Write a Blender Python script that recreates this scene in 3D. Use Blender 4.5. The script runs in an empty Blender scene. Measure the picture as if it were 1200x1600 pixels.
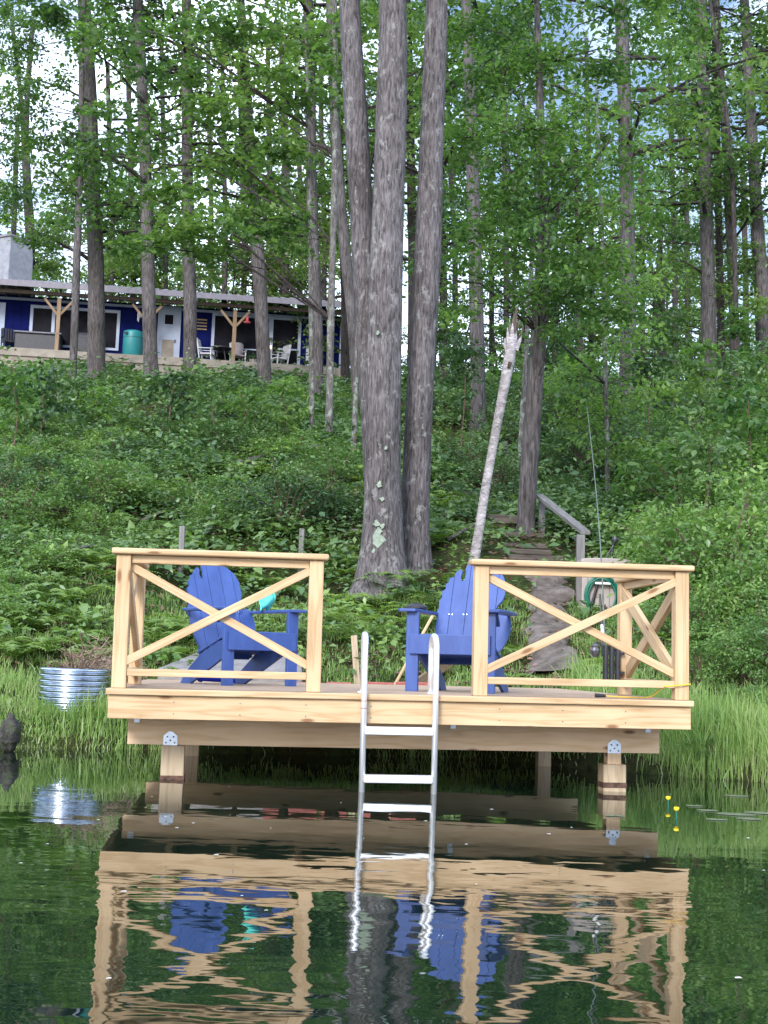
import bpy, bmesh, math, random
import numpy as np
from mathutils import Vector, Matrix

# ------------------------------------------------------------------ camera, sky, sun, exposure
SC = bpy.context.scene
COL = SC.collection
FPX, CAMH, ROLL = 2200.0, 0.80, 0.036
PITCH = math.atan(238.0 / FPX)
cam_d = bpy.data.cameras.new("camera")
cam = bpy.data.objects.new("camera", cam_d)
COL.objects.link(cam)
cam_d.sensor_fit = 'VERTICAL'
cam_d.sensor_height = 24.0
cam_d.lens = FPX / 1600.0 * 24.0
cam_d.clip_start = 0.05
cam_d.clip_end = 1500
CM = Matrix.Translation((0, 0, CAMH)) @ Matrix.Rotation(math.pi / 2 + PITCH, 4, 'X') @ Matrix.Rotation(ROLL, 4, 'Z')
cam.matrix_world = CM
SC.camera = cam

SUN_EL, SUN_AZ = math.radians(28), math.radians(198)   # azimuth clockwise from +Y: behind the camera, to the left
w = bpy.data.worlds.new("World")
SC.world = w
w.use_nodes = True
nt = w.node_tree
nt.nodes.clear()
wo = nt.nodes.new('ShaderNodeOutputWorld')
bg = nt.nodes.new('ShaderNodeBackground')
sky = nt.nodes.new('ShaderNodeTexSky')
sky.sky_type = 'NISHITA'
sky.sun_disc = False
sky.sun_elevation = SUN_EL
sky.sun_rotation = SUN_AZ
sky.air_density = 1.0
sky.dust_density = 1.5
tc = nt.nodes.new('ShaderNodeTexCoord')
mp = nt.nodes.new('ShaderNodeMapping')
mp.inputs['Scale'].default_value = (1, 1, 2.2)
cn = nt.nodes.new('ShaderNodeTexNoise')
cn.inputs['Scale'].default_value = 3.2
cn.inputs['Detail'].default_value = 7
cn.inputs['Roughness'].default_value = 0.6
cr = nt.nodes.new('ShaderNodeValToRGB')
cr.color_ramp.elements[0].position = 0.40
cr.color_ramp.elements[1].position = 0.60
mx = nt.nodes.new('ShaderNodeMix')
mx.data_type = 'RGBA'
mx.inputs['B'].default_value = (10.8, 12.6, 15.6, 1)
nt.links.new(tc.outputs['Generated'], mp.inputs['Vector'])
nt.links.new(mp.outputs[0], cn.inputs['Vector'])
nt.links.new(cn.outputs['Fac'], cr.inputs['Fac'])
nt.links.new(cr.outputs['Color'], mx.inputs['Factor'])
nt.links.new(sky.outputs[0], mx.inputs['A'])
nt.links.new(mx.outputs['Result'], bg.inputs['Color'])
nt.links.new(bg.outputs[0], wo.inputs[0])
bg.inputs['Strength'].default_value = 0.13

sd = bpy.data.lights.new("sun", 'SUN')
sd.energy = 1.9
sd.angle = math.radians(14)
sd.color = (1.0, 0.975, 0.95)
sun = bpy.data.objects.new("sun", sd)
COL.objects.link(sun)
dirv = Vector((math.sin(SUN_AZ) * math.cos(SUN_EL), math.cos(SUN_AZ) * math.cos(SUN_EL), math.sin(SUN_EL)))
sun.rotation_euler = dirv.to_track_quat('Z', 'Y').to_euler()
sun.location = dirv * 60

SC.view_settings.view_transform = 'Standard'
SC.view_settings.look = 'None'
SC.view_settings.exposure = 0.88
SC.view_settings.gamma = 1.0
SC.render.engine = 'CYCLES'
SC.cycles.use_denoising = True
SC.cycles.max_bounces = 7
SC.cycles.diffuse_bounces = 3
SC.cycles.glossy_bounces = 3
SC.cycles.transmission_bounces = 4
SC.cycles.transparent_max_bounces = 4
SC.cycles.caustics_reflective = True
SC.cycles.sample_clamp_indirect = 6
SC.cycles.caustics_refractive = False

rng = np.random.default_rng(7)
R = random.Random(11)


def P(px, py, Y):
    """the point at distance Y (along the view's ground direction) that photograph pixel px,py looks at"""
    d = CM.to_3x3() @ Vector(((px - 600) / FPX, -(py - 800) / FPX, -1))
    return Vector((0, 0, CAMH)) + d * (Y / d.y)


# ------------------------------------------------------------------ terrain height
_sx = [-40, -8, -2.7, -1.6, -0.5, 1.0, 1.9, 2.5, 3.5, 8, 40]
_sy = [9.0, 10.6, 11.7, 12.0, 12.2, 12.2, 11.6, 11.0, 10.5, 9.5, 7.0]
_py = [0, 9.0, 11.0, 11.85, 12.0, 12.06, 12.3, 12.7, 13.2, 14, 16, 18, 24, 30, 40, 50, 57, 60, 80, 400]
_pz = [-1.6, -1.3, -.5, -.10, .0, .09, .20, .34, .46, .70, 1.24, 1.85, 3.6, 5.4, 8.3, 10.35, 12.1, 12.7, 13.1, 9.0]


def hgt(x, y):
    x = np.asarray(x, float)
    y = np.asarray(y, float)
    sh = np.interp(x, _sx, _sy) + .12 * np.sin(x * 2.3 + .5) + .06 * np.sin(x * 5.9)
    yy = y - (sh - 12) * np.clip(1 - (y - 12) / 9, 0, 1)
    z = np.interp(yy, _py, _pz)
    k = np.clip((yy - 13) / 6, 0, 1)
    n = .16 * np.sin(x * .9 + y * .35) + .12 * np.sin(x * 1.7 - y * .8 + 2) + .07 * np.sin(x * 3.1 + y * 2.2)
    near = np.clip((yy - 12.05) / .6, 0, 1) * .025 * (np.sin(x * 7 + y * 3) + np.sin(y * 9 - x * 4))
    return z + n * k + near


def ground(px, py, y0=11.0, y1=75.0):
    """where the photograph's pixel meets the terrain"""
    Y = y0
    while Y < y1:
        p = P(px, py, Y)
        if p.z <= float(hgt(p.x, p.y)):
            return p
        Y += .05
    return P(px, py, y1)


def onground(x, y, dz=0.0):
    return Vector((x, y, float(hgt(x, y)) + dz))


# ------------------------------------------------------------------ materials
def newmat(name):
    m = bpy.data.materials.new(name)
    m.use_nodes = True
    t = m.node_tree
    b = t.nodes['Principled BSDF']
    return m, t, b


def N(t, typ, **kw):
    n = t.nodes.new(typ)
    for k, v in kw.items():
        if k in n.inputs:
            n.inputs[k].default_value = v
        else:
            setattr(n, k, v)
    return n


def ramp(t, stops):
    r = t.nodes.new('ShaderNodeValToRGB')
    e = r.color_ramp.elements
    e[0].position, e[0].color = stops[0][0], (*stops[0][1], 1)
    e[1].position, e[1].color = stops[-1][0], (*stops[-1][1], 1)
    for p, c in stops[1:-1]:
        q = e.new(p)
        q.color = (*c, 1)
    return r


def noisy(name, stops, scale=4, detail=6, rough=.7, metal=0, bump=0, bscale=None, bdist=.01, stretch=(1, 1, 1), coord='Object', spec=.5):
    m, t, b = newmat(name)
    tcn = N(t, 'ShaderNodeTexCoord')
    mpn = N(t, 'ShaderNodeMapping', Scale=stretch)
    t.links.new(tcn.outputs[coord], mpn.inputs[0])
    nz = N(t, 'ShaderNodeTexNoise', Scale=scale, Detail=detail, Roughness=.62)
    t.links.new(mpn.outputs[0], nz.inputs['Vector'])
    r = ramp(t, stops)
    t.links.new(nz.outputs['Fac'], r.inputs[0])
    t.links.new(r.outputs[0], b.inputs['Base Color'])
    b.inputs['Roughness'].default_value = rough
    b.inputs['Metallic'].default_value = metal
    b.inputs['Specular IOR Level'].default_value = spec
    if bump:
        n2 = N(t, 'ShaderNodeTexNoise', Scale=bscale or scale * 3, Detail=5)
        t.links.new(mpn.outputs[0], n2.inputs['Vector'])
        bn = N(t, 'ShaderNodeBump', Strength=bump, Distance=bdist)
        t.links.new(n2.outputs['Fac'], bn.inputs['Height'])
        t.links.new(bn.outputs[0], b.inputs['Normal'])
    return m


def wood(name, light, mid, dark, knots=True, rough=.62, knotcol=(.16, .06, .02), ring=1.0):
    """sawn board: grain runs along U (metres)"""
    m, t, b = newmat(name)
    uv = N(t, 'ShaderNodeUVMap')
    a = N(t, 'ShaderNodeMapping', Scale=(1.1, 16 * ring, 1))
    t.links.new(uv.outputs[0], a.inputs[0])
    big = N(t, 'ShaderNodeTexNoise', Scale=1.0, Detail=2, Roughness=.5)
    t.links.new(a.outputs[0], big.inputs['Vector'])
    # contour lines of a stretched noise read as growth rings
    mul = N(t, 'ShaderNodeMath', operation='MULTIPLY')
    mul.inputs[1].default_value = 9.0
    t.links.new(big.outputs['Fac'], mul.inputs[0])
    fr = N(t, 'ShaderNodeMath', operation='PINGPONG')
    fr.inputs[1].default_value = 1.0
    t.links.new(mul.outputs[0], fr.inputs[0])
    fa = N(t, 'ShaderNodeMapping', Scale=(6, 220, 1))
    t.links.new(uv.outputs[0], fa.inputs[0])
    fine = N(t, 'ShaderNodeTexNoise', Scale=1.0, Detail=4, Roughness=.6)
    t.links.new(fa.outputs[0], fine.inputs['Vector'])
    r = ramp(t, [(.0, dark), (.22, mid), (.6, light), (1, light)])
    mm = N(t, 'ShaderNodeMath', operation='MULTIPLY_ADD')
    mm.inputs[1].default_value = .5
    mm.inputs[2].default_value = -.05
    t.links.new(fine.outputs['Fac'], mm.inputs[0])
    ad = N(t, 'ShaderNodeMath', operation='MULTIPLY_ADD')
    ad.inputs[1].default_value = .62
    t.links.new(fr.outputs[0], ad.inputs[0])
    t.links.new(mm.outputs[0], ad.inputs[2])
    t.links.new(ad.outputs[0], r.inputs[0])
    out = r.outputs[0]
    # broad tone variation
    ba = N(t, 'ShaderNodeMapping', Scale=(1.7, 5, 1))
    t.links.new(uv.outputs[0], ba.inputs[0])
    bt = N(t, 'ShaderNodeTexNoise', Scale=1.0, Detail=3)
    t.links.new(ba.outputs[0], bt.inputs['Vector'])
    br = ramp(t, [(.3, (.80, .78, .74)), (.7, (1.08, 1.08, 1.08))])
    t.links.new(bt.outputs['Fac'], br.inputs[0])
    mxn = N(t, 'ShaderNodeMix', data_type='RGBA', blend_type='MULTIPLY')
    mxn.inputs['Factor'].default_value = 1
    t.links.new(out, mxn.inputs['A'])
    t.links.new(br.outputs[0], mxn.inputs['B'])
    out = mxn.outputs['Result']
    if knots:
        ka = N(t, 'ShaderNodeMapping', Scale=(2.1, 6.5, 1))
        t.links.new(uv.outputs[0], ka.inputs[0])
        vo = N(t, 'ShaderNodeTexVoronoi', Scale=1.0)
        vo.voronoi_dimensions = '2D'
        t.links.new(ka.outputs[0], vo.inputs['Vector'])
        kr = ramp(t, [(.05, (1, 1, 1)), (.115, (0, 0, 0))])
        t.links.new(vo.outputs['Distance'], kr.inputs[0])
        sep = N(t, 'ShaderNodeSeparateColor')
        t.links.new(vo.outputs['Color'], sep.inputs[0])
        gt = N(t, 'ShaderNodeMath', operation='GREATER_THAN')
        gt.inputs[1].default_value = .55
        t.links.new(sep.outputs[0], gt.inputs[0])
        km = N(t, 'ShaderNodeMath', operation='MULTIPLY')
        t.links.new(kr.outputs[0], km.inputs[0])
        t.links.new(gt.outputs[0], km.inputs[1])
        kx = N(t, 'ShaderNodeMix', data_type='RGBA')
        kx.inputs['B'].default_value = (*knotcol, 1)
        k8 = N(t, 'ShaderNodeMath', operation='MULTIPLY')
        k8.inputs[1].default_value = .8
        t.links.new(km.outputs[0], k8.inputs[0])
        t.links.new(k8.outputs[0], kx.inputs['Factor'])
        t.links.new(out, kx.inputs['A'])
        out = kx.outputs['Result']
    t.links.new(out, b.inputs['Base Color'])
    b.inputs['Roughness'].default_value = rough
    b.inputs['Specular IOR Level'].default_value = .3
    bn = N(t, 'ShaderNodeBump', Strength=.35, Distance=.002)
    t.links.new(fine.outputs['Fac'], bn.inputs['Height'])
    t.links.new(bn.outputs[0], b.inputs['Normal'])
    return m


def leafmat(name, cols, trans=.35, rough=.38, nscale=.6, tcol=None):
    """leaves: colour varies per leaf and in broad drifts; light also comes through"""
    m, t, b = newmat(name)
    g = N(t, 'ShaderNodeNewGeometry')
    tcn = N(t, 'ShaderNodeTexCoord')
    nz = N(t, 'ShaderNodeTexNoise', Scale=nscale, Detail=3)
    t.links.new(tcn.outputs['Object'], nz.inputs['Vector'])
    ma = N(t, 'ShaderNodeMath', operation='MULTIPLY_ADD')
    ma.inputs[1].default_value = .55
    t.links.new(g.outputs['Random Per Island'], ma.inputs[0])
    mb = N(t, 'ShaderNodeMath', operation='MULTIPLY_ADD')
    mb.inputs[1].default_value = 1.5
    mb.inputs[2].default_value = -.75
    t.links.new(nz.outputs['Fac'], mb.inputs[0])
    oi = N(t, 'ShaderNodeObjectInfo')
    mo = N(t, 'ShaderNodeMath', operation='MULTIPLY_ADD')
    mo.inputs[1].default_value = .5
    t.links.new(oi.outputs['Random'], mo.inputs[0])
    t.links.new(mb.outputs[0], mo.inputs[2])
    t.links.new(mo.outputs[0], ma.inputs[2])
    cols = [(c[0] * 1.06 + .005, c[1] * .99 + .002, c[2] * 1.18 + .006) for c in cols]
    k = len(cols) - 1
    r = ramp(t, [(i / k, c) for i, c in enumerate(cols)])
    t.links.new(ma.outputs[0], r.inputs[0])
    t.links.new(r.outputs[0], b.inputs['Base Color'])
    b.inputs['Roughness'].default_value = rough
    b.inputs['Specular IOR Level'].default_value = .5
    tr = N(t, 'ShaderNodeBsdfTranslucent')
    hs = N(t, 'ShaderNodeMix', data_type='RGBA', blend_type='MULTIPLY')
    hs.inputs['Factor'].default_value = 1
    hs.inputs['B'].default_value = (*(tcol or (1.3, 1.45, .6)), 1)
    t.links.new(r.outputs[0], hs.inputs['A'])
    t.links.new(hs.outputs['Result'], tr.inputs['Color'])
    ms = N(t, 'ShaderNodeMixShader')
    ms.inputs[0].default_value = trans
    t.links.new(b.outputs[0], ms.inputs[1])
    t.links.new(tr.outputs[0], ms.inputs[2])
    t.links.new(ms.outputs[0], t.nodes['Material Output'].inputs['Surface'])
    return m


def bark(name, lo, hi, lichen=0.0, lcol=(.42, .46, .40), ridge=9, rings=False):
    m, t, b = newmat(name)
    tcn = N(t, 'ShaderNodeTexCoord')
    a = N(t, 'ShaderNodeMapping', Scale=(ridge, ridge, ridge * (2.6 if rings else .17)))
    t.links.new(tcn.outputs['Object'], a.inputs[0])
    nz = N(t, 'ShaderNodeTexNoise', Scale=2.6, Detail=7, Roughness=.65)
    nz.inputs['Distortion'].default_value = .6
    t.links.new(a.outputs[0], nz.inputs['Vector'])
    r = ramp(t, [(.34, lo), (.5, tuple((p + q) / 2 for p, q in zip(lo, hi))), (.64, hi)])
    t.links.new(nz.outputs['Fac'], r.inputs[0])
    bz = N(t, 'ShaderNodeTexNoise', Scale=.8, Detail=4)
    t.links.new(tcn.outputs['Object'], bz.inputs['Vector'])
    br = ramp(t, [(.3, (.62, .60, .58)), (.7, (1.2, 1.2, 1.22))])
    t.links.new(bz.outputs['Fac'], br.inputs[0])
    mm = N(t, 'ShaderNodeMix', data_type='RGBA', blend_type='MULTIPLY')
    mm.inputs['Factor'].default_value = 1
    t.links.new(r.outputs[0], mm.inputs['A'])
    t.links.new(br.outputs[0], mm.inputs['B'])
    out = mm.outputs['Result']
    if lichen:
        ln = N(t, 'ShaderNodeTexNoise', Scale=7.5, Detail=6, Roughness=.72)
        ln.inputs['Distortion'].default_value = .3
        a2 = N(t, 'ShaderNodeMapping', Scale=(1, 1, .7), Location=(3, 5, 2))
        t.links.new(tcn.outputs['Object'], a2.inputs[0])
        t.links.new(a2.outputs[0], ln.inputs['Vector'])
        lr = ramp(t, [(.60 - .1 * lichen, (0, 0, 0)), (.67 - .1 * lichen, (.8, .8, .8))])
        t.links.new(ln.outputs['Fac'], lr.inputs[0])
        lx = N(t, 'ShaderNodeMix', data_type='RGBA')
        lx.inputs['B'].default_value = (*lcol, 1)
        t.links.new(lr.outputs[0], lx.inputs['Factor'])
        t.links.new(out, lx.inputs['A'])
        out = lx.outputs['Result']
    t.links.new(out, b.inputs['Base Color'])
    b.inputs['Roughness'].default_value = .95
    b.inputs['Specular IOR Level'].default_value = .15
    bn = N(t, 'ShaderNodeBump', Strength=1.0, Distance=.03)
    t.links.new(nz.outputs['Fac'], bn.inputs['Height'])
    t.links.new(bn.outputs[0], b.inputs['Normal'])
    return m


M = {}
M['pine'] = wood('fresh_pine', (.575, .415, .255), (.475, .32, .175), (.33, .195, .095))
M['pine_beam'] = wood('brightened_beam_pine', (.68, .50, .335), (.60, .42, .255), (.46, .29, .165), ring=.6, knotcol=(.10, .025, .012))  # paler than the deck pine: low sky light under the deck put into the colour
M['pine_gray'] = wood('pile_wood', (.46, .37, .26), (.37, .28, .19), (.22, .14, .09), knots=False)
M['deckboard'] = wood('deck_board_wood', (.47, .345, .26), (.38, .27, .20), (.29, .19, .13))
M['weathered'] = wood('weathered_wood', (.20, .195, .20), (.145, .14, .145), (.08, .075, .078), knots=False)
M['stepwood'] = wood('step_wood', (.095, .078, .068), (.062, .05, .042), (.03, .024, .019), knots=False)
M['porchwood'] = wood('porch_wood', (.28, .19, .12), (.22, .145, .09), (.15, .09, .05), knots=False)
M['blue'] = noisy('blue_chair_paint', [(.3, (.024, .056, .21)), (.5, (.034, .074, .26)), (.7, (.046, .094, .31))], 9, rough=.45, bump=.12, bscale=60, stretch=(1, 1, .25))
M['bluebag'] = noisy('bright_blue_plastic', [(.3, (.01, .03, .55)), (.7, (.015, .05, .75))], 5, rough=.35)
M['teal'] = noisy('teal_cloth', [(.3, (.05, .50, .42)), (.7, (.16, .75, .62))], 14, rough=.8)
M['tank'] = noisy('teal_tank', [(.3, (.02, .22, .24)), (.7, (.035, .28, .30))], 2, rough=.4)
M['alu'] = noisy('brushed_aluminium', [(.3, (.78, .80, .83)), (.7, (.90, .91, .93))], 9, rough=.42, metal=.75, stretch=(1, 1, .1))
M['galv'] = noisy('galvanised_steel', [(.35, (.44, .50, .60)), (.65, (.60, .66, .76))], 7, rough=.22, metal=1.0)
M['bracket'] = noisy('bracket_steel', [(.35, (.50, .58, .70)), (.65, (.66, .73, .84))], 20, rough=.4, metal=.5)
M['blackpl'] = noisy('black_plastic', [(.3, (.012, .013, .020)), (.7, (.03, .03, .04))], 8, rough=.45)
M['steel'] = noisy('dark_metal', [(.3, (.08, .08, .09)), (.7, (.2, .2, .22))], 20, rough=.35, metal=.7)
M['stain'] = noisy('waterline_stain', [(.35, (.035, .018, .012)), (.65, (.14, .075, .05))], 25, rough=.8)
M['rod'] = noisy('rod_blank', [(.3, (.06, .09, .09)), (.7, (.13, .18, .17))], 20, rough=.4)
M['cork'] = noisy('white_grip', [(.3, (.65, .65, .66)), (.7, (.8, .8, .8))], 20)
M['taupe'] = noisy('taupe_resin', [(.3, (.27, .23, .215)), (.7, (.36, .31, .295))], 6, rough=.6, bump=.2)
M['hose'] = noisy('green_hose', [(.3, (.0, .09, .06)), (.7, (.01, .17, .11))], 12, rough=.35)
M['orange'] = noisy('orange_tip', [(.3, (.5, .1, .02)), (.7, (.6, .15, .03))], 5)
M['cord'] = noisy('yellow_cord', [(.3, (.72, .42, .02)), (.7, (.80, .52, .04))], 30, rough=.5)
M['brick'] = noisy('red_paver', [(.3, (.24, .07, .06)), (.55, (.36, .11, .09)), (.75, (.30, .16, .14))], 14, rough=.9, bump=.5, bdist=.004)
M['concrete'] = noisy('grey_walkway', [(.3, (.15, .14, .14)), (.7, (.27, .25, .25))], 9, rough=.95, bump=.5)
M['dirt'] = noisy('dirt_path_soil', [(.3, (.05, .038, .032)), (.5, (.115, .092, .08)), (.7, (.21, .18, .165))], 5, detail=9, rough=1, bump=.8, bscale=22, bdist=.03)
M['rock'] = noisy('dark_mossy_rock', [(.3, (.012, .012, .012)), (.5, (.06, .056, .052)), (.62, (.05, .075, .03)), (.8, (.10, .10, .09))], 16, detail=9, rough=.95, bump=1, bscale=26, bdist=.04)
M['stem'] = noisy('brown_stems', [(.3, (.06, .035, .03)), (.7, (.17, .10, .08))], 20, rough=.9)
M['log'] = noisy('grey_log_wood', [(.3, (.06, .056, .053)), (.7, (.17, .16, .155))], 6, rough=.95, bump=.5, stretch=(1, 4, 4))
M['bark_oak'] = bark('grey_furrowed_bark', (.044, .039, .041), (.205, .188, .195), lichen=.35, lcol=(.27, .27, .27), ridge=13)
M['bark_dark'] = bark('backlit_bark', (.022, .018, .018), (.105, .088, .088), ridge=10)  # backlit shade of trunks against the sky is put into this dark colour
M['bark_pine'] = bark('pine_bark', (.042, .037, .038), (.165, .150, .152), ridge=9)
M['bark_lichen'] = bark('lichen_spotted_bark', (.06, .055, .055), (.22, .21, .20), lichen=.7, lcol=(.30, .33, .30), ridge=14)
M['birch'] = bark('birch_bark', (.20, .185, .19), (.52, .49, .51), lichen=.0, ridge=4, rings=True)
M['lichen'] = noisy('pale_lichen', [(.35, (.19, .24, .19)), (.65, (.30, .35, .29))], 30, rough=1, bump=.8, bdist=.006)
M['brokenwood'] = noisy('rotten_wood', [(.3, (.02, .013, .010)), (.5, (.07, .05, .04)), (.68, (.26, .235, .22))], 16, rough=1, stretch=(1, 1, .2))
M['leaf'] = leafmat('canopy_leaves', [(.036, .090, .028), (.074, .160, .042), (.130, .235, .058), (.20, .32, .08)], .50)
M['leaf2'] = leafmat('yellow_green_leaves', [(.055, .108, .026), (.105, .185, .040), (.18, .27, .06)], .55)
M['leafdark'] = leafmat('deep_green_leaves', [(.018, .050, .018), (.030, .082, .026), (.055, .125, .034)], .3)
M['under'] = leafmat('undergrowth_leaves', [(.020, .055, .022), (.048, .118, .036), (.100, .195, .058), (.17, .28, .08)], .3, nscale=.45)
M['bush'] = leafmat('shrub_leaves', [(.060, .140, .034), (.12, .24, .055), (.22, .36, .08)], .38, nscale=.8)
M['fern'] = leafmat('fern_fronds', [(.10, .19, .035), (.19, .32, .05), (.30, .44, .07)], .38)
M['grass'] = leafmat('grass_blades', [(.08, .17, .035), (.15, .28, .06), (.23, .37, .09), (.30, .38, .15)], .35, nscale=1.5)
M['shrubtip'] = leafmat('young_bright_leaves', [(.12, .24, .04), (.19, .33, .06), (.24, .38, .08)], .35)

# terrain: leaf litter, moss, soil
m, t, b = newmat('forest_floor')
tcn = N(t, 'ShaderNodeTexCoord')
n1 = N(t, 'ShaderNodeTexNoise', Scale=.9, Detail=8, Roughness=.65)
n2 = N(t, 'ShaderNodeTexNoise', Scale=14, Detail=6, Roughness=.7)
t.links.new(tcn.outputs['Object'], n1.inputs['Vector'])
t.links.new(tcn.outputs['Object'], n2.inputs['Vector'])
r1 = ramp(t, [(.32, (.045, .030, .020)), (.5, (.035, .050, .020)), (.68, (.050, .085, .028))])
r2 = ramp(t, [(.3, (.45, .42, .40)), (.7, (1.7, 1.5, 1.3))])
t.links.new(n1.outputs['Fac'], r1.inputs[0])
t.links.new(n2.outputs['Fac'], r2.inputs[0])
mm = N(t, 'ShaderNodeMix', data_type='RGBA', blend_type='MULTIPLY')
mm.inputs['Factor'].default_value = 1
t.links.new(r1.outputs[0], mm.inputs['A'])
t.links.new(r2.outputs[0], mm.inputs['B'])
t.links.new(mm.outputs['Result'], b.inputs['Base Color'])
b.inputs['Roughness'].default_value = 1
b.inputs['Specular IOR Level'].default_value = .1
bn = N(t, 'ShaderNodeBump', Strength=1, Distance=.05)
t.links.new(n2.outputs['Fac'], bn.inputs['Height'])
t.links.new(bn.outputs[0], b.inputs['Normal'])
M['floor'] = m

# water: dark, mirror-like, with long low ripples
m, t, b = newmat('pond_water')
b.inputs['Base Color'].default_value = (.004, .012, .007, 1)
b.inputs['Roughness'].default_value = .015
b.inputs['IOR'].default_value = 1.45
b.inputs['Specular IOR Level'].default_value = 1.0
tcn = N(t, 'ShaderNodeTexCoord')
g = N(t, 'ShaderNodeNewGeometry')
acc = None
for sc_, st, amp in (((1.3, 4.2, 1), 1.6, (.055, .050)), ((4.0, 11, 1), 1.5, (.045, .032)), ((.35, .9, 1), 1.0, (.010, .014))):
    mpn = N(t, 'ShaderNodeMapping', Scale=sc_, Rotation=(0, 0, .06))
    t.links.new(tcn.outputs['Object'], mpn.inputs[0])
    nz = N(t, 'ShaderNodeTexNoise', Scale=st, Detail=2.5, Roughness=.5)
    nz.inputs['Distortion'].default_value = .5
    t.links.new(mpn.outputs[0], nz.inputs['Vector'])
    sb = N(t, 'ShaderNodeVectorMath', operation='SUBTRACT')
    sb.inputs[1].default_value = (.5, .5, .5)
    t.links.new(nz.outputs['Color'], sb.inputs[0])
    ml = N(t, 'ShaderNodeVectorMath', operation='MULTIPLY')
    ml.inputs[1].default_value = (amp[0], amp[1], 0)
    t.links.new(sb.outputs[0], ml.inputs[0])
    if acc is None:
        acc = ml
    else:
        ad = N(t, 'ShaderNodeVectorMath', operation='ADD')
        t.links.new(acc.outputs[0], ad.inputs[0])
        t.links.new(ml.outputs[0], ad.inputs[1])
        acc = ad
# patches of calmer and livelier water
pn = N(t, 'ShaderNodeTexNoise', Scale=.55, Detail=2)
t.links.new(tcn.outputs['Object'], pn.inputs['Vector'])
pr = ramp(t, [(.35, (.35, .35, .35)), (.65, (1.5, 1.5, 1.5))])
t.links.new(pn.outputs['Fac'], pr.inputs[0])
sx_ = N(t, 'ShaderNodeSeparateXYZ')
t.links.new(tcn.outputs['Object'], sx_.inputs[0])
mr = N(t, 'ShaderNodeMapRange')
for k_, v_ in ((1, 4.6), (2, 8.2), (3, 1.0), (4, .30)):
    mr.inputs[k_].default_value = v_
t.links.new(sx_.outputs['Y'], mr.inputs[0])
shl = N(t, 'ShaderNodeVectorMath', operation='SCALE')
t.links.new(acc.outputs[0], shl.inputs[0])
t.links.new(mr.outputs[0], shl.inputs['Scale'])
acc = shl
pm = N(t, 'ShaderNodeVectorMath', operation='MULTIPLY')
t.links.new(acc.outputs[0], pm.inputs[0])
t.links.new(pr.outputs[0], pm.inputs[1])
ad = N(t, 'ShaderNodeVectorMath', operation='ADD')
t.links.new(pm.outputs[0], ad.inputs[0])
t.links.new(g.outputs['Normal'], ad.inputs[1])
nm = N(t, 'ShaderNodeVectorMath', operation='NORMALIZE')
t.links.new(ad.outputs[0], nm.inputs[0])
t.links.new(nm.outputs[0], b.inputs['Normal'])
M['water'] = m

# house
M['wall'] = noisy('blue_siding', [(.3, (.004, .007, .060)), (.7, (.007, .011, .090))], 3, rough=.9, spec=.05)
M['trim'] = noisy('pale_blue_trim', [(.3, (.32, .37, .50)), (.7, (.38, .43, .56))], 3, rough=.7)
M['roofm'] = noisy('metal_roof', [(.3, (.40, .39, .44)), (.7, (.62, .60, .66))], 5, rough=.35, metal=.5, stretch=(6, .5, 1))
M['fascia'] = noisy('roof_fascia', [(.3, (.15, .14, .17)), (.7, (.22, .20, .24))], 5, rough=.6)
M['roofbeam'] = noisy('porch_beam_wood', [(.3, (.09, .065, .055)), (.7, (.15, .11, .09))], 5, rough=.8)
M['chimney'] = noisy('chimney_render', [(.3, (.17, .18, .21)), (.7, (.27, .28, .31))], 4, rough=.9, bump=.4)
M['glass'] = noisy('dark_window_glass', [(.4, (.006, .006, .009)), (.6, (.012, .012, .018))], 2, rough=.5, spec=.05)
M['slab'] = noisy('porch_slab', [(.3, (.20, .17, .14)), (.7, (.32, .28, .24))], 3, rough=.9)
M['white'] = noisy('white_paint', [(.3, (.42, .42, .45)), (.7, (.54, .54, .57))], 6, rough=.6)
M['cushion'] = noisy('mauve_cushion', [(.3, (.22, .19, .20)), (.7, (.33, .28, .29))], 8, rough=.9)
M['red'] = noisy('red_feeder', [(.3, (.4, .05, .06)), (.7, (.55, .1, .12))], 8)
M['gold'] = noisy('gold_slat', [(.3, (.3, .2, .08)), (.7, (.4, .28, .12))], 8)
M['yellow'] = noisy('yellow_petals', [(.3, (.75, .58, .01)), (.7, (.85, .70, .03))], 20)
M['pad'] = noisy('lily_pad_skin', [(.3, (.08, .11, .06)), (.7, (.16, .19, .12))], 6, rough=.35)
M['fleck'] = noisy('floating_fleck', [(.3, (.5, .5, .48)), (.7, (.7, .7, .66))], 30)
m, t, b = newmat('lit_bulb')
b.inputs['Emission Color'].default_value = (1, .55, .25, 1)
b.inputs['Emission Strength'].default_value = 2.0
M['bulb'] = m


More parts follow.
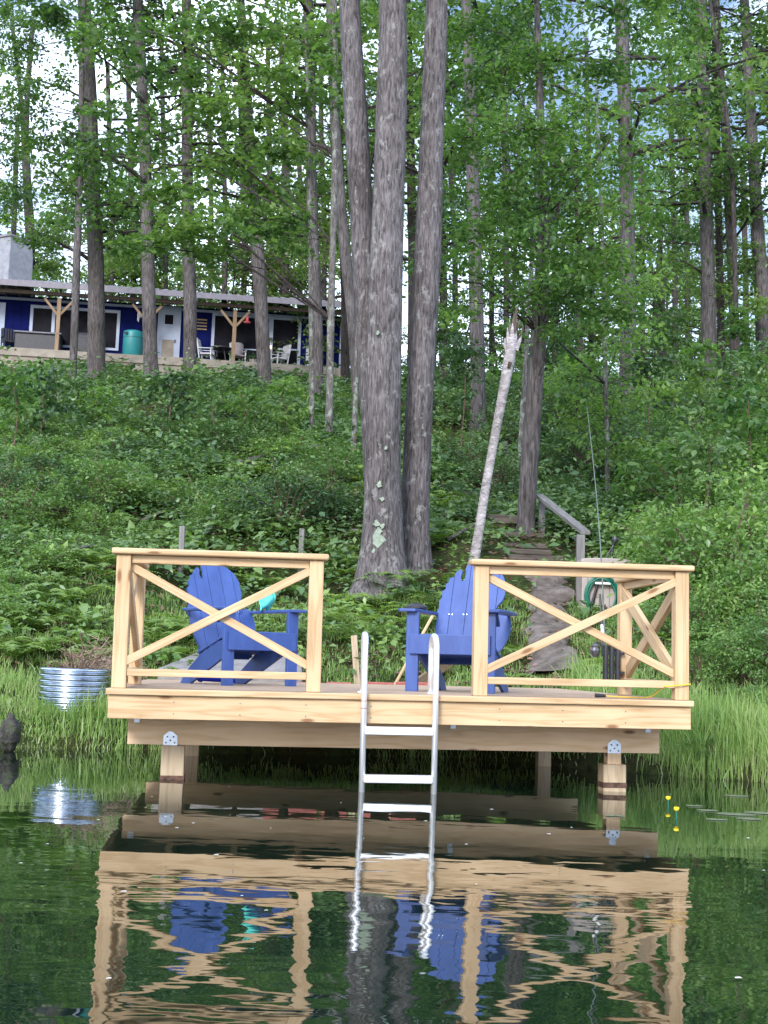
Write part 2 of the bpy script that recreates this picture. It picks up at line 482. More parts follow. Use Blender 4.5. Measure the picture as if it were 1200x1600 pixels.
# ------------------------------------------------------------------ mesh builder
class MB:
    def __init__(s):
        s.v, s.f, s.uv = [], [], []

    def add(s, vs, fs, uvs=None):
        o = len(s.v)
        s.v += [tuple(p) for p in vs]
        for i, f in enumerate(fs):
            s.f.append([o + k for k in f])
            if uvs:
                s.uv += uvs[i]
            else:
                s.uv += [(vs[k][0] + vs[k][1] * .37, vs[k][2]) for k in f]
        return s

    def board(s, p0, p1, wd, th, up=(0, 0, 1), ext=(0, 0)):
        """a board from p0 to p1, wd wide along 'up', th thick across; U runs along it"""
        p0, p1 = Vector(p0), Vector(p1)
        d = (p1 - p0)
        L = d.length
        d.normalize()
        up = Vector(up)
        sd_ = d.cross(up).normalized()
        up = sd_.cross(d).normalized()
        p0 = p0 - d * ext[0]
        p1 = p1 + d * ext[1]
        L = (p1 - p0).length
        vs = []
        for q, u in ((p0, 0), (p1, L)):
            for a, c in ((-1, -1), (1, -1), (1, 1), (-1, 1)):
                vs.append(q + sd_ * (a * th / 2) + up * (c * wd / 2))
        fs = [(0, 1, 2, 3), (7, 6, 5, 4), (0, 4, 5, 1), (1, 5, 6, 2), (2, 6, 7, 3), (3, 7, 4, 0)]
        ou, ov = R.random() * 40, R.random() * 40
        hw, ht = wd / 2, th / 2
        loc = [(u, a * ht, c * hw) for u in (0, L) for a, c in ((-1, -1), (1, -1), (1, 1), (-1, 1))]
        uvs = []
        for i, f in enumerate(fs):
            if i < 2:
                uvs.append([(ou + loc[k][2] * .4, ov + loc[k][1] * 2 + i) for k in f])
            elif i in (2, 4):
                uvs.append([(ou + loc[k][0], ov + loc[k][1] + (3 if i == 2 else 5)) for k in f])
            else:
                uvs.append([(ou + loc[k][0], ov + loc[k][2] + (0 if i == 3 else 8)) for k in f])
        return s.add(vs, fs, uvs)

    def box(s, x0, x1, y0, y1, z0, z1):
        """axis box; grain follows its longest side"""
        dx, dy, dz = x1 - x0, y1 - y0, z1 - z0
        cx, cy, cz = (x0 + x1) / 2, (y0 + y1) / 2, (z0 + z1) / 2
        if dx >= dy and dx >= dz:
            return s.board((x0, cy, cz), (x1, cy, cz), dz, dy, (0, 0, 1))
        if dy >= dz:
            return s.board((cx, y0, cz), (cx, y1, cz), dz, dx, (0, 0, 1))
        return s.board((cx, cy, z0), (cx, cy, z1), dx, dy, (1, 0, 0))

    def tube(s, pts, rad, n=8, cap=True, jit=0.0):
        pts = [Vector(p) for p in pts]
        if not hasattr(rad, '__len__'):
            rad = [rad] * len(pts)
        o = []
        ref = Vector((1, 0, 0)) if abs((pts[-1] - pts[0]).normalized().x) < .9 else Vector((0, 1, 0))
        L = 0
        for i, p in enumerate(pts):
            d = (pts[min(i + 1, len(pts) - 1)] - pts[max(i - 1, 0)])
            if d.length < 1e-9:
                d = Vector((0, 0, 1))
            d.normalize()
            a = d.cross(ref).normalized()
            c = d.cross(a).normalized()
            for k in range(n):
                th = 2 * math.pi * k / n
                rr = rad[i] * (1 + (jit * (R.random() - .5) * 2 if jit else 0))
                o.append(p + (a * math.cos(th) + c * math.sin(th)) * rr)
        fs = []
        for i in range(len(pts) - 1):
            for k in range(n):
                k2 = (k + 1) % n
                fs.append((i * n + k, i * n + k2, (i + 1) * n + k2, (i + 1) * n + k))
        if cap:
            fs.append(tuple(range(n - 1, -1, -1)))
            fs.append(tuple(range((len(pts) - 1) * n, len(pts) * n)))
        return s.add(o, fs)

    def lathe(s, prof, c=(0, 0, 0), n=24, axis=None):
        o, fs = [], []
        c = Vector(c)
        for r_, z in prof:
            for k in range(n):
                th = 2 * math.pi * k / n
                o.append(c + Vector((r_ * math.cos(th), r_ * math.sin(th), z)))
        for i in range(len(prof) - 1):
            for k in range(n):
                k2 = (k + 1) % n
                fs.append((i * n + k, i * n + k2, (i + 1) * n + k2, (i + 1) * n + k))
        if prof[0][0] > 1e-4:
            fs.append(tuple(range(n - 1, -1, -1)))
        if prof[-1][0] > 1e-4:
            fs.append(tuple(range((len(prof) - 1) * n, len(prof) * n)))
        if axis is not None:
            q = Vector(axis).normalized().to_track_quat('Z', 'Y')
            o = [c + q @ (p - c) for p in o]
        return s.add(o, fs)

    def prism(s, poly, fr, thick):
        """poly [(a,b)] placed by function fr(a,b,depth)"""
        n = len(poly)
        vs = [fr(a, b_, 0) for a, b_ in poly] + [fr(a, b_, thick) for a, b_ in poly]
        fs = [tuple(range(n - 1, -1, -1)), tuple(range(n, 2 * n))]
        for k in range(n):
            k2 = (k + 1) % n
            fs.append((k, k2, n + k2, n + k))
        return s.add(vs, fs)

    def build(s, name, mat, parent=None, smooth=False, bevel=0, seg=2, label=None):
        me = bpy.data.meshes.new(name)
        off = Vector((0, 0, 0))
        if parent is not None and parent.get('_world'):
            off = Vector(parent['_off'])
        vs = [(p[0] - off.x, p[1] - off.y, p[2] - off.z) for p in s.v]
        me.from_pydata(vs, [], s.f)
        uvl = me.uv_layers.new(name='UVMap')
        if len(s.uv) == len(me.loops):
            uvl.data.foreach_set('uv', np.array(s.uv, dtype=np.float32).ravel())
        me.materials.append(mat)
        if smooth:
            me.polygons.foreach_set('use_smooth', [True] * len(me.polygons))
        me.validate()
        me.update()
        o = bpy.data.objects.new(name, me)
        COL.objects.link(o)
        if parent is not None:
            o.parent = parent
            if parent.get('_world'):
                o['_world'] = 1
                o['_off'] = parent['_off']
        if bevel:
            bv = o.modifiers.new('bevel', 'BEVEL')
            bv.width = bevel
            bv.segments = seg
            bv.limit_method = 'ANGLE'
            bv.harden_normals = False
        if label:
            o['label'] = label
        return o


def tag(o, label, cat, group=None, kind=None):
    if label:
        o['label'] = label
    if cat:
        o['category'] = cat
    if group:
        o['group'] = group
    if kind:
        o['kind'] = kind
    return o


def thing(name, label, cat, loc=(0, 0, 0), group=None, mat4=None):
    """Empty at the thing's base. Without mat4, parts are given in world coordinates."""
    o = bpy.data.objects.new(name, None)
    COL.objects.link(o)
    o.empty_display_size = .2
    if mat4 is not None:
        o.matrix_world = mat4
    else:
        o.location = loc
        o['_world'] = 1
        o['_off'] = tuple(loc)
    return tag(o, label, cat, group)


def single(o, loc):
    """move a single world-built mesh's origin to its base"""
    loc = Vector(loc)
    o.data.transform(Matrix.Translation(-loc))
    o.location = loc
    return o


def npmesh(name, verts, faces_flat, nper, mat, parent=None, off=None, smooth=False):
    """fast mesh: all faces have nper corners"""
    me = bpy.data.meshes.new(name)
    if off is not None:
        verts = verts - np.array(off)[None, :]
    nv, nf = len(verts), len(faces_flat) // nper
    me.vertices.add(nv)
    me.vertices.foreach_set('co', np.ascontiguousarray(verts, dtype=np.float32).ravel())
    me.loops.add(nf * nper)
    me.loops.foreach_set('vertex_index', np.ascontiguousarray(faces_flat, dtype=np.int32))
    me.polygons.add(nf)
    me.polygons.foreach_set('loop_start', np.arange(0, nf * nper, nper, dtype=np.int32))
    me.polygons.foreach_set('loop_total', np.full(nf, nper, dtype=np.int32))
    me.materials.append(mat)
    me.update(calc_edges=True)
    o = bpy.data.objects.new(name, me)
    COL.objects.link(o)
    if parent is not None:
        o.parent = parent
        if parent.get('_world'):
            o['_world'] = 1
            o['_off'] = parent['_off']
    return o


# ---- leaf templates (unit length along +Y, lying in XY, slightly folded)
OVAL = (np.array([(0, 0, 0), (-.30, .42, .07), (0, 1, -.04), (.30, .42, .07)]), np.array([0, 2, 1, 0, 3, 2]))
MAPLE = (np.array([(0, 0, 0), (-.48, .30, .05), (-.20, .48, .0), (-.34, .80, .03), (0, 1.0, -.05), (.34, .80, .03), (.20, .48, 0), (.48, .30, .05)]),
         np.array([0, 2, 1, 0, 4, 2, 2, 4, 3, 0, 7, 6, 0, 6, 4, 6, 5, 4]))


def norm(a):
    return a / (np.linalg.norm(a, axis=1, keepdims=True) + 1e-9)


def leaves(pos, size, dirs, ups, tmpl=OVAL):
    """returns verts, tri indices"""
    tv, tf = tmpl
    y = norm(dirs)
    x = norm(np.cross(y, ups))
    z = np.cross(x, y)
    n = len(pos)
    V = (pos[:, None, :] + size[:, None, None] * (tv[None, :, 0:1] * x[:, None, :] + tv[None, :, 1:2] * y[:, None, :] + tv[None, :, 2:3] * z[:, None, :]))
    F = (np.arange(n)[:, None] * len(tv) + tf[None, :]).ravel()
    return V.reshape(-1, 3), F


def spray_leaves(centres, radii, per, size, tilt=.5, flat=.12, seed=1):
    """flat sprays of leaves: centres (k,3), radii (k,), per leaves each"""
    g_ = np.random.default_rng(seed)
    k = len(centres)
    n = k * per
    c = np.repeat(centres, per, 0)
    r = np.repeat(radii, per)
    ang = g_.uniform(0, 2 * np.pi, n)
    rr = r * np.sqrt(g_.uniform(0, 1, n))
    # each spray is elongated one way and slopes a little
    ax = np.repeat(g_.uniform(0, 2 * np.pi, k), per)
    sl = np.repeat(g_.normal(-.10, .22, k), per)
    lx, ly = rr * np.cos(ang), rr * np.sin(ang) * .55
    dx = lx * np.cos(ax) - ly * np.sin(ax)
    dy = lx * np.sin(ax) + ly * np.cos(ax)
    dz = sl * lx + g_.normal(0, flat, n) * r - .12 * rr
    pos = c + np.stack([dx, dy, dz], 1)
    sz = size * g_.uniform(.6, 1.25, n)
    ups = norm(np.stack([g_.normal(0, tilt, n), g_.normal(0, tilt, n), np.ones(n)], 1))
    dirs = np.stack([dx + g_.normal(0, .5, n) * r, dy + g_.normal(0, .5, n) * r, -.25 * r + g_.normal(0, .35, n) * r], 1)
    return pos, sz, dirs, ups


# ------------------------------------------------------------------ ground, water
xs = np.concatenate([np.linspace(-140, -12, 40), np.linspace(-11.6, 11.6, 180), np.linspace(12, 140, 40)])
ys = np.concatenate([np.linspace(-30, 9, 10), np.linspace(9.3, 15, 110), np.linspace(15.15, 60, 160), np.linspace(62, 300, 40)])
X, Yg = np.meshgrid(xs, ys)
Z = hgt(X, Yg)
V = np.stack([X.ravel(), Yg.ravel(), Z.ravel()], 1)
nx, ny = len(xs), len(ys)
I = np.arange(nx * ny).reshape(ny, nx)
F = np.stack([I[:-1, :-1], I[:-1, 1:], I[1:, 1:], I[1:, :-1]], -1).reshape(-1)
o = npmesh('ground', V, F, 4, M['floor'])
o.data.polygons.foreach_set('use_smooth', [True] * len(o.data.polygons))
tag(o, None, None, kind='structure')
mb = MB().add([(-140, -60, .015), (140, -60, .015), (140, 14, .015), (-140, 14, .015)], [(0, 1, 2, 3)])
tag(mb.build('water', M['water']), None, None, kind='structure')

# path and steps centre lines (world)
PATHPX = [(862, 1058), (858, 1010), (856, 965), (862, 925), (852, 905)]
path_pts = [ground(*q) for q in PATHPX]
st0, st1 = ground(846, 898), ground(704, 702)


def path_dist(x, y):
    """rough distance from the path and stair corridor"""
    pts = [(p.x, p.y) for p in path_pts] + [(st0.x, st0.y), (st1.x, st1.y)]
    d = np.full(np.shape(x), 1e9)
    for (ax, ay), (bx, by) in zip(pts[:-1], pts[1:]):
        ux, uy = bx - ax, by - ay
        L2 = ux * ux + uy * uy + 1e-9
        tt = np.clip(((x - ax) * ux + (y - ay) * uy) / L2, 0, 1)
        d = np.minimum(d, np.hypot(x - ax - tt * ux, y - ay - tt * uy))
    return d


# gravelly path strip
mb = MB()
cl = []
for a, b_ in zip(path_pts[:-1], path_pts[1:]):
    for k in range(16):
        cl.append(a.lerp(b_, k / 16))
cl.append(path_pts[-1])
vs, fs = [], []
for i, p in enumerate(cl):
    hw_ = .25 + .05 * math.sin(i * .31) + .03 * math.sin(i * .83)
    for k in range(7):
        x = p.x + hw_ * (k / 3 - 1)
        vs.append((x, p.y, max(float(hgt(x + e, p.y + f)) for e in (-.06, 0, .06) for f in (-.08, 0, .08)) + (.02 if 0 < k < 6 else -.06)))
for i in range(len(cl) - 1):
    for k in range(6):
        a = i * 7 + k
        fs.append((a, a + 1, a + 8, a + 7))
tag(mb.add(vs, fs).build('path', M['dirt'], smooth=True), None, None, kind='structure')


# ------------------------------------------------------------------ the deck (its own frame: u right, v away, w up; w=0 is the fascia's lower edge)
A = P(168, 1122, 8.72)
B = P(1078, 1140, 9.08)
U = (B - A).normalized()
Vv = Vector((0, 0, 1)).cross(U).normalized()
Wv = U.cross(Vv).normalized()
DW = (B - A).length
DM = Matrix(((U.x, Vv.x, Wv.x, A.x), (U.y, Vv.y, Wv.y, A.y), (U.z, Vv.z, Wv.z, A.z), (0, 0, 0, 1)))
DMI = DM.inverted()
TOP, DD = .183, 3.85          # deck surface, deck depth
WZ = -A.z                     # water level (about) in deck frame


def du(px, py=1090, v=0.0):
    """deck u of a photograph column at depth v"""
    lo, hi = 0.0, 4.5
    Yv = A.y + v
    p = DMI @ P(px, py, Yv)
    p2 = DMI @ P(px, py, Yv + .3)
    tt = (v - p.y) / (p2.y - p.y)
    return p.x + (p2.x - p.x) * tt


deck = thing('wooden_deck', 'new pale pine swimming deck standing over the pond on short piles', 'deck', mat4=DM)
mb = MB()
nb = 27
bw = DD / nb
for k in range(nb):
    mb.board((-.012, bw * (k + .5) - .02, TOP - .019), (DW + .012, bw * (k + .5) - .02, TOP - .019), bw - .006, .038, (0, 1, 0))
# boards are thick downward: up vector is depth, so thickness lies along w
mb.build('decking', M['deckboard'], deck, bevel=.004)
MB().board((-.014, -.022, TOP - .019), (DW + .014, -.022, TOP - .019), .038, .05, (0, 0, 1)).build('edge_board', M['pine'], deck, bevel=.006)
mb = MB().board((0, .0, .0715), (DW, .0, .0715), .143, .038, (0, 0, 1))
mb.build('fascia_board', M['pine'], deck, bevel=.003)
for u in (.02, DW - .02):
    MB().board((u, .02, .0715), (u, DD - .05, .0715), .143, .038, (0, 0, 1)).build('side_board', M['pine'], deck, bevel=.003)
mb = MB()
k = .4
while k < DW - .1:
    mb.board((k, .021, .0715), (k, DD - .06, .0715), .14, .038, (0, 0, 1))
    k += .406
mb.build('joist', M['pine_beam'], deck)
ub0, ub1 = du(200, 1140, .5), du(1029, 1155, .5)
for v, l in ((.50, 'beam'), (2.75, 'beam')):
    MB().board((ub0, v, -.092), (ub1, v, -.092), .184, .04, (0, 0, 1)).build(l, M['pine_beam'], deck, bevel=.003)
    MB().board((ub0 + .02, v + .043, -.094), (ub1 - .02, v + .043, -.094), .18, .04, (0, 0, 1)).build(l, M['pine_beam'], deck, bevel=.003)
# piles
def pile(u, v, wd, notch=True):
    o = MB().box(u - wd / 2, u + wd / 2, v - wd / 2 + .03, v + wd / 2 + .03, WZ - .9, -.26 if notch else -.19).build('pile', M['pine_gray'], deck, bevel=.006)
    if notch:
        MB().box(u - wd * .30, u + wd * .30, v - .03, v + .07, -.26, -.186).build('post_tenon', M['pine_beam'], o, bevel=.003)
    MB().box(u - wd / 2 - .003, u + wd / 2 + .003, v - wd / 2 + .027, v + wd / 2 + .033, WZ + .0, WZ + .035).build('wet_stain', M['stain'], o)


pu1, pu2, pu3 = du(270, 1190, .5), du(958, 1205, .5), du(849, 1185, 2.75)
MB().box(pu1 - .075, pu1 + .075, .45, .59, WZ - .9, -.186).build('pile', M['pine_gray'], deck, bevel=.008)
MB().box(pu1 - .078, pu1 + .078, .447, .593, WZ + .0, WZ + .035).build('wet_stain', M['stain'], deck)
pile(pu2, .5, .155)
for u in (pu3, du(300, 1180, 2.75)):
    MB().box(u - .055, u + .055, 2.70, 2.81, WZ - .9, -.186).build('pile', M['pine_gray'], deck, bevel=.006)
# galvanised hardware
for u in (pu1 - .02, pu2):
    mb = MB().prism([(-.045, -.045), (.045, -.045), (.045, .025), (.012, .052), (-.012, .052), (-.045, .025)],
                    lambda a, b_, d, u=u: (u + a, .477 - d, -.15 + b_), .004)
    pl_ = mb.build('post_bracket', M['bracket'], deck)
    mb = MB()
    for a, b_ in ((-.028, -.02), (.028, -.02), (-.02, .018), (.02, .018), (0, -.005)):
        mb.lathe([(.006, 0), (.006, .004), (.0, .006)], (u + a, .472, -.15 + b_), 8, (0, -1, 0))
    mb.build('bolt_head', M['steel'], pl_)
for px in (214, 708, 1012):
    u = du(px, 1130, .48)
    MB().box(u - .018, u + .018, .470, .478, -.045, -.002).build('joist_tie', M['bracket'], deck, bevel=.001)
    MB().box(u - .018, u - .006, .462, .470, -.03, -.002).build('joist_tie', M['bracket'], deck, bevel=.001)

PW = .09
k = .4
while k < DW - .1:
    for z in (.035, .105):
        MB().lathe([(.0045, 0), (.004, .0015)], (k, -.019, z), 8, (0, -1, 0)).build('screw', M['steel'], deck)
    k += .406


def railing(a0, a1, along='u', v=.045, u=.045):
    """one bay: posts, cap, top rail, bottom rail, X brace (each brace its own board)"""
    def pt(s_, off, w_):
        return (s_, v + off, w_) if along == 'u' else (u + off, s_, w_)
    sgn = -1 if along == 'u' else 1
    base = TOP + .001
    cap_z = TOP + .865
    cap = MB().board(pt(a0 - .03, -.012 if along == 'u' else 0, cap_z - .019), pt(a1 + .03, -.012 if along == 'u' else 0, cap_z - .019), .038, .13, (0, 0, 1)).build('railing', M['pine'], deck, bevel=.013, seg=3)
    posts = (a0 + PW / 2, a1 - PW / 2) if along == 'u' else (a1 - PW / 2,)
    for s_ in posts:
        MB().board(pt(s_, 0, base), pt(s_, 0, cap_z - .04), PW, PW, (1, 0, 0) if along == 'u' else (0, 1, 0)).build('post', M['pine'], cap, bevel=.005)
    i0 = a0 + PW + .001 if along == 'u' else a0 + .001
    i1 = a1 - PW - .001
    MB().board(pt(i0, 0, cap_z - .066), pt(i1, 0, cap_z - .066), .05, .04, (0, 0, 1)).build('top_rail', M['pine'], cap, bevel=.003)
    MB().board(pt(i0, 0, base + .098), pt(i1, 0, base + .098), .045, .07, (0, 0, 1)).build('bottom_rail', M['pine'], cap, bevel=.003)
    za, zb = base + .145, cap_z - .105
    if along == 'v':
        wd = .085
    else:
        wd = .05
    off = .021
    MB().board(pt(i0 - .01, -off, za + .02), pt(i1 + .01, -off, zb), wd, .036, (0, 0, 1)).build('cross_brace', M['pine'], cap, bevel=.003)
    MB().board(pt(i0 - .01, off - .003, zb), pt(i1 + .01, off - .003, za + .02), wd, .036, (0, 0, 1)).build('cross_brace', M['pine'], cap, bevel=.003)
    return cap


uL1 = du(503, 1000)
uR0, uR1 = du(741, 1000), DW - .005
railing(.012, uL1)
railing(uR0, uR1)
RET = 1.42
railing(.10, RET, 'v', u=.057)
railing(.10, RET, 'v', u=DW - .05)

# ------------------------------------------------------------------ swim ladder, hung on the deck's front edge
lu0, lu1 = du(567, 1150, -.07), du(679, 1150, -.07)
lad = thing('swim_ladder', 'aluminium swim ladder hooked on the deck edge with arched handrails', 'ladder', mat4=DM)
yl = -.085
for i, u in enumerate((lu0, lu1)):
    pts = [(u, yl, WZ - .55), (u, yl, TOP + .22)]
    hh = TOP + .36
    for k in range(0, 11):
        th = math.pi * k / 10
        pts.append((u + .012 * i * 0 + .012 * (1 - i) * k / 10, yl + .12 - .12 * math.cos(th), hh - .075 + .085 * math.sin(th) + (.0)))
    pts += [(u + .014 * (1 - i), yl + .24, TOP + .16), (u + .014 * (1 - i), yl + .24, TOP + .012)]
    mb = MB().tube(pts, .019, 12)
    sr = mb.build('side_rail', M['alu'], lad, smooth=True)
    MB().box(u - .02, u + .035, yl + .21, yl + .28, TOP + .001, TOP + .012).build('foot_plate', M['alu'], sr, bevel=.002)
    MB().box(u - .016, u + .016, yl + .018, yl + .045, TOP - .12, TOP - .02).build('mounting_bracket', M['galv'], sr, bevel=.002)
zr = [(DMI @ P(623, y, 8.68)).z for y in (1144, 1220, 1290)]
for z in zr:
    MB().board((lu0 + .012, yl, z), (lu1 - .012, yl, z), .05, .06, (0, 0, 1)).build('rung', M['alu'], lad, bevel=.006)
for z in (.045, .09):
    MB().lathe([(.0205, 0), (.0205, .004)], (lu0, yl, TOP - z), 12).build('marker_tape', M['brick'], lad)

# ------------------------------------------------------------------ adirondack chairs with the mitten-shaped back
MITT = [(-.20, 0), (.17, 0), (.195, .08), (.23, .13), (.255, .19), (.27, .27), (.268, .33), (.25, .40), (.225, .425), (.20, .415), (.175, .375),
        (.155, .37), (.150, .42), (.165, .465), (.195, .51), (.207, .56), (.20, .61), (.205, .65), (.185, .70), (.165, .735), (.12, .775), (.07, .80),
        (.02, .812), (-.04, .815), (-.075, .80), (-.088, .77), (-.083, .73), (-.088, .67), (-.105, .665), (-.115, .70), (-.108, .745), (-.125, .765),
        (-.15, .74), (-.165, .70), (-.19, .69), (-.195, .655), (-.215, .64), (-.21, .60), (-.235, .58), (-.228, .53), (-.245, .50), (-.24, .44),
        (-.255, .40), (-.245, .34), (-.25, .28), (-.235, .23), (-.24, .18), (-.222, .12), (-.21, .07)]


def clip_strip(poly, x0, x1):
    def half(p, f, inter):
        out = []
        for i in range(len(p)):
            a, b_ = p[i], p[(i + 1) % len(p)]
            if f(a):
                out.append(a)
                if not f(b_):
                    out.append(inter(a, b_))
            elif f(b_):
                out.append(inter(a, b_))
        return out

    def cut(x):
        return lambda a, b_: (x, a[1] + (b_[1] - a[1]) * (x - a[0]) / (b_[0] - a[0]))
    p = half(poly, lambda q: q[0] >= x0, cut(x0))
    if p:
        p = half(p, lambda q: q[0] <= x1, cut(x1))
    return p


def chair(u, v, rot, label):
    """feet of the two front legs straddle (u,v); faces -v when rot=0"""
    mat4 = DM @ Matrix.Translation((u, v, TOP)) @ Matrix.Rotation(rot, 4, 'Z')
    t = thing('adirondack_chair', label, 'chair', mat4=mat4, group='blue garden chairs on the deck')
    bl = M['blue']
    for s_ in (-1, 1):
        MB().board((s_ * .275, 0, .0), (s_ * .275, 0, .555), .09, .03, (1, 0, 0)).build('front_leg', bl, t, bevel=.004)
        MB().board((s_ * .315, .10, .47), (s_ * .315, .02, .548), .02, .025, (0, 1, 0)).build('arm_bracket', bl, t)
        mb = MB().prism([(-.05, -.06), (.06, -.075), (.085, -.03), (.08, .20), (.045, .62), (-.03, .66), (-.045, .30), (-.062, .10)],
                        lambda a, b_, d, s_=s_: (s_ * .295 + a * s_, b_, .556 + .022 - d + b_ * .0), .022)
        mb.build('armrest', bl, t, bevel=.005)
        # side stringer, running back and down to the rear foot
        mb = MB().prism([(.02, .36), (.02, .245), (.62, 0.0), (.78, 0.0), (.72, .075), (.46, .235), (.25, .315)],
                        lambda a, b_, d, s_=s_: (s_ * .238 + (d - .0125), a, b_), .025)
        mb.build('rear_leg', bl, t, bevel=.003)
    MB().board((-.29, -.029, .33), (.29, -.029, .33), .135, .026, (0, 0, 1)).build('front_apron', bl, t, bevel=.003)
    mb = MB()
    for k in range(5):
        f = k / 4
        y0 = .02 + f * .40
        z0 = .382 - f * .13
        mb.board((-.262, y0 + .04, z0), (.262, y0 + .04, z0), .088, .02, (0, 1, -.32))
    mb.build('seat', bl, t, bevel=.004)
    lean = math.radians(24)
    o0 = Vector((0, .47, .20))

    def fr(a, b_, d):
        return (a, o0.y + b_ * math.sin(lean) + d * math.cos(lean), o0.z + b_ * math.cos(lean) - d * math.sin(lean))
    mb = MB()
    edges = [-.30, -.175, -.055, .062, .168, .31]
    mitt = [(a * 1.1, b_ * 1.02) for a, b_ in MITT]
    for a, b_ in zip(edges[:-1], edges[1:]):
        pl = clip_strip(mitt, a + .0018, b_ - .0018)
        if len(pl) > 2:
            mb.prism(pl, fr, .019)
    back = mb.build('backrest', bl, t)
    for z in (.40,):
        for x in (-.18, -.155, -.07, -.045, .035, .06, .14, .165):
            MB().lathe([(.006, 0), (.005, .003), (0, .004)], fr(x, z, -.0005), 8, (0, -math.cos(lean), math.sin(lean))).build('screw_head', M['galv'], back)
    MB().board(fr(-.27, .40, .034), fr(.27, .40, .034), .07, .026, (0, .4, .9)).build('back_rail', bl, t, bevel=.003)
    MB().board(fr(-.23, .06, .034), fr(.23, .06, .034), .07, .026, (0, .4, .9)).build('back_rail', bl, t, bevel=.003)
    return mat4


def on_deck(px, py):
    """where a photograph pixel meets the deck surface, in deck coordinates"""
    p0 = DMI @ Vector((0, 0, CAMH))
    p1 = DMI @ P(px, py, 10)
    d = p1 - p0
    tt = (TOP - p0.z) / d.z
    return p0 + d * tt


cl1, cl2 = on_deck(357, 1075), on_deck(645, 1083.5)
v1, v2 = 1.62, 1.02
r1, r2 = math.radians(30), math.radians(-23)
uu1 = du(357, 1000, v1) + .275 * math.cos(r1)
uu2 = du(645, 1000, v2) + .275 * math.cos(r2)
v1c = v1 + .275 * math.sin(r1)
v2c = v2 + .275 * math.sin(r2)
cm1 = chair(uu1, v1c, r1, 'blue wooden chair with scalloped back and a teal cloth, behind the left railing')
cm2 = chair(uu2, v2c, r2, 'blue wooden chair with scalloped back beside the ladder, partly behind the right railing')

# teal cloth hanging over the left chair's armrest
mb = MB()
vs, fs = [], []
nn = 9
for i in range(nn):
    for k in range(8):
        f = i / (nn - 1)
        g_ = k / 7
        x = .235 + .125 * g_
        y = .40 + .03 * math.sin(g_ * 9) + .02 * f
        z = .745 - .15 * f - .02 * math.sin(g_ * 7 + 1)
        vs.append(cm1 @ Vector((x - .02 * f, y + .035 * math.sin(f * 5 + g_ * 3), z)))
for i in range(nn - 1):
    for k in range(7):
        a = i * 8 + k
        fs.append((a, a + 1, a + 9, a + 8))
o = mb.add(vs, fs).build('towel', M['teal'], smooth=True)
sm = o.modifiers.new('solid', 'SOLIDIFY')
sm.thickness = .012
single(o, cm1 @ Vector((.29, .42, .60)))
tag(o, 'small teal cloth draped at the back of the left blue chair', 'towel')
# dark folded cap on the right chair's arm
mb = MB().lathe([(.075, 0), (.078, .02), (.06, .038), (.02, .046), (0, .047)], (0, 0, 0), 18)
mb.prism([(-.06, -.11), (.06, -.11), (.072, -.05), (-.072, -.05)], lambda a, b_, d: (a, b_, .006 + d), .006)
o = mb.build('cap', M['blackpl'], smooth=False, bevel=.002)
o.matrix_world = cm2 @ Matrix.Translation((-.31, .20, .580))
tag(o, 'small dark cap lying on the armrest of the right blue chair', 'cap')
# bright blue pump lying beneath the left chair
b0 = on_deck(330, 1066)
ctr = DM @ Vector((du(335, 1060, 2.3), 2.3, TOP))
t_ = thing('water_toy', 'bright blue plastic tube lying on the deck beneath the left chair', 'toy', ctr)
MB().tube([ctr + Vector((-.13, 0, .04)), ctr + Vector((-.10, 0, .042)), ctr + Vector((-.09, 0, .042)), ctr + Vector((.16, .03, .035))], [.028, .035, .026, .026], 12).build('tube', M['bluebag'], t_, smooth=False, bevel=.004)
MB().tube([ctr + Vector((-.17, 0, .04)), ctr + Vector((-.131, 0, .04))], [.016, .020], 10).build('nozzle', M['blackpl'], t_)

# ------------------------------------------------------------------ rod holder, fishing rod, extension cord
ur = DW - .05
vb = RET - .045
rh = thing('rod_holder', 'black three-tube rod holder screwed to the inner railing post', 'rod holder', mat4=DM)
mb = MB()
for k in range(3):
    mb.tube([(ur - .115 - .001 + (k - 1) * .045 + .0, vb - .075, TOP + .10), (ur - .115 + (k - 1) * .045, vb - .075, TOP + .36)], .021, 12)
mb.build('tube', M['blackpl'], rh, smooth=False)
for z in (.16, .30):
    MB().box(ur - .185, ur - .02, vb - .085, vb - .046, TOP + z - .008, TOP + z + .012).build('bracket', M['blackpl'], rh, bevel=.002)
rod = thing('fishing_rod', 'long thin fishing rod standing in the black holder with its reel hanging', 'fishing rod', mat4=DM)
x0, y0_ = ur - .16, vb - .075
tip = DMI @ P(917, 634, A.y + 1.9)
rb = Vector((x0, y0_, TOP + .12))
pts = []
for k in range(13):
    f = k / 12
    p = rb.lerp(tip, f)
    p.x -= .03 * math.sin(f * math.pi) * -1
    pts.append(p)
MB().tube(pts, [.008 - .0062 * (k / 12) for k in range(13)], 6).build('blank', M['rod'], rod)
q = rb.lerp(tip, .13)
MB().tube([rb, q], [.012, .010], 8).build('grip', M['blackpl'], rod)
MB().tube([q, rb.lerp(tip, .19)], [.013, .011], 8).build('fore_grip', M['cork'], rod)
MB().tube([rb.lerp(tip, .19), rb.lerp(tip, .30)], [.010, .008], 8).build('reel_seat', M['blackpl'], rod)
rc = rb + Vector((-.085, -.02, .20))
mb = MB().lathe([(.0, -.05), (.018, -.048), (.03, -.02), (.034, .0), (.026, .022), (.03, .035), (.018, .05), (0, .052)], rc, 14)
rl = mb.build('reel', M['steel'], rod)
MB().tube([rc + Vector((0, 0, .05)), rc + Vector((.03, 0, .07)), rb.lerp(tip, .09) + Vector((0, 0, .02))], .006, 6).build('reel_foot', M['steel'], rl)
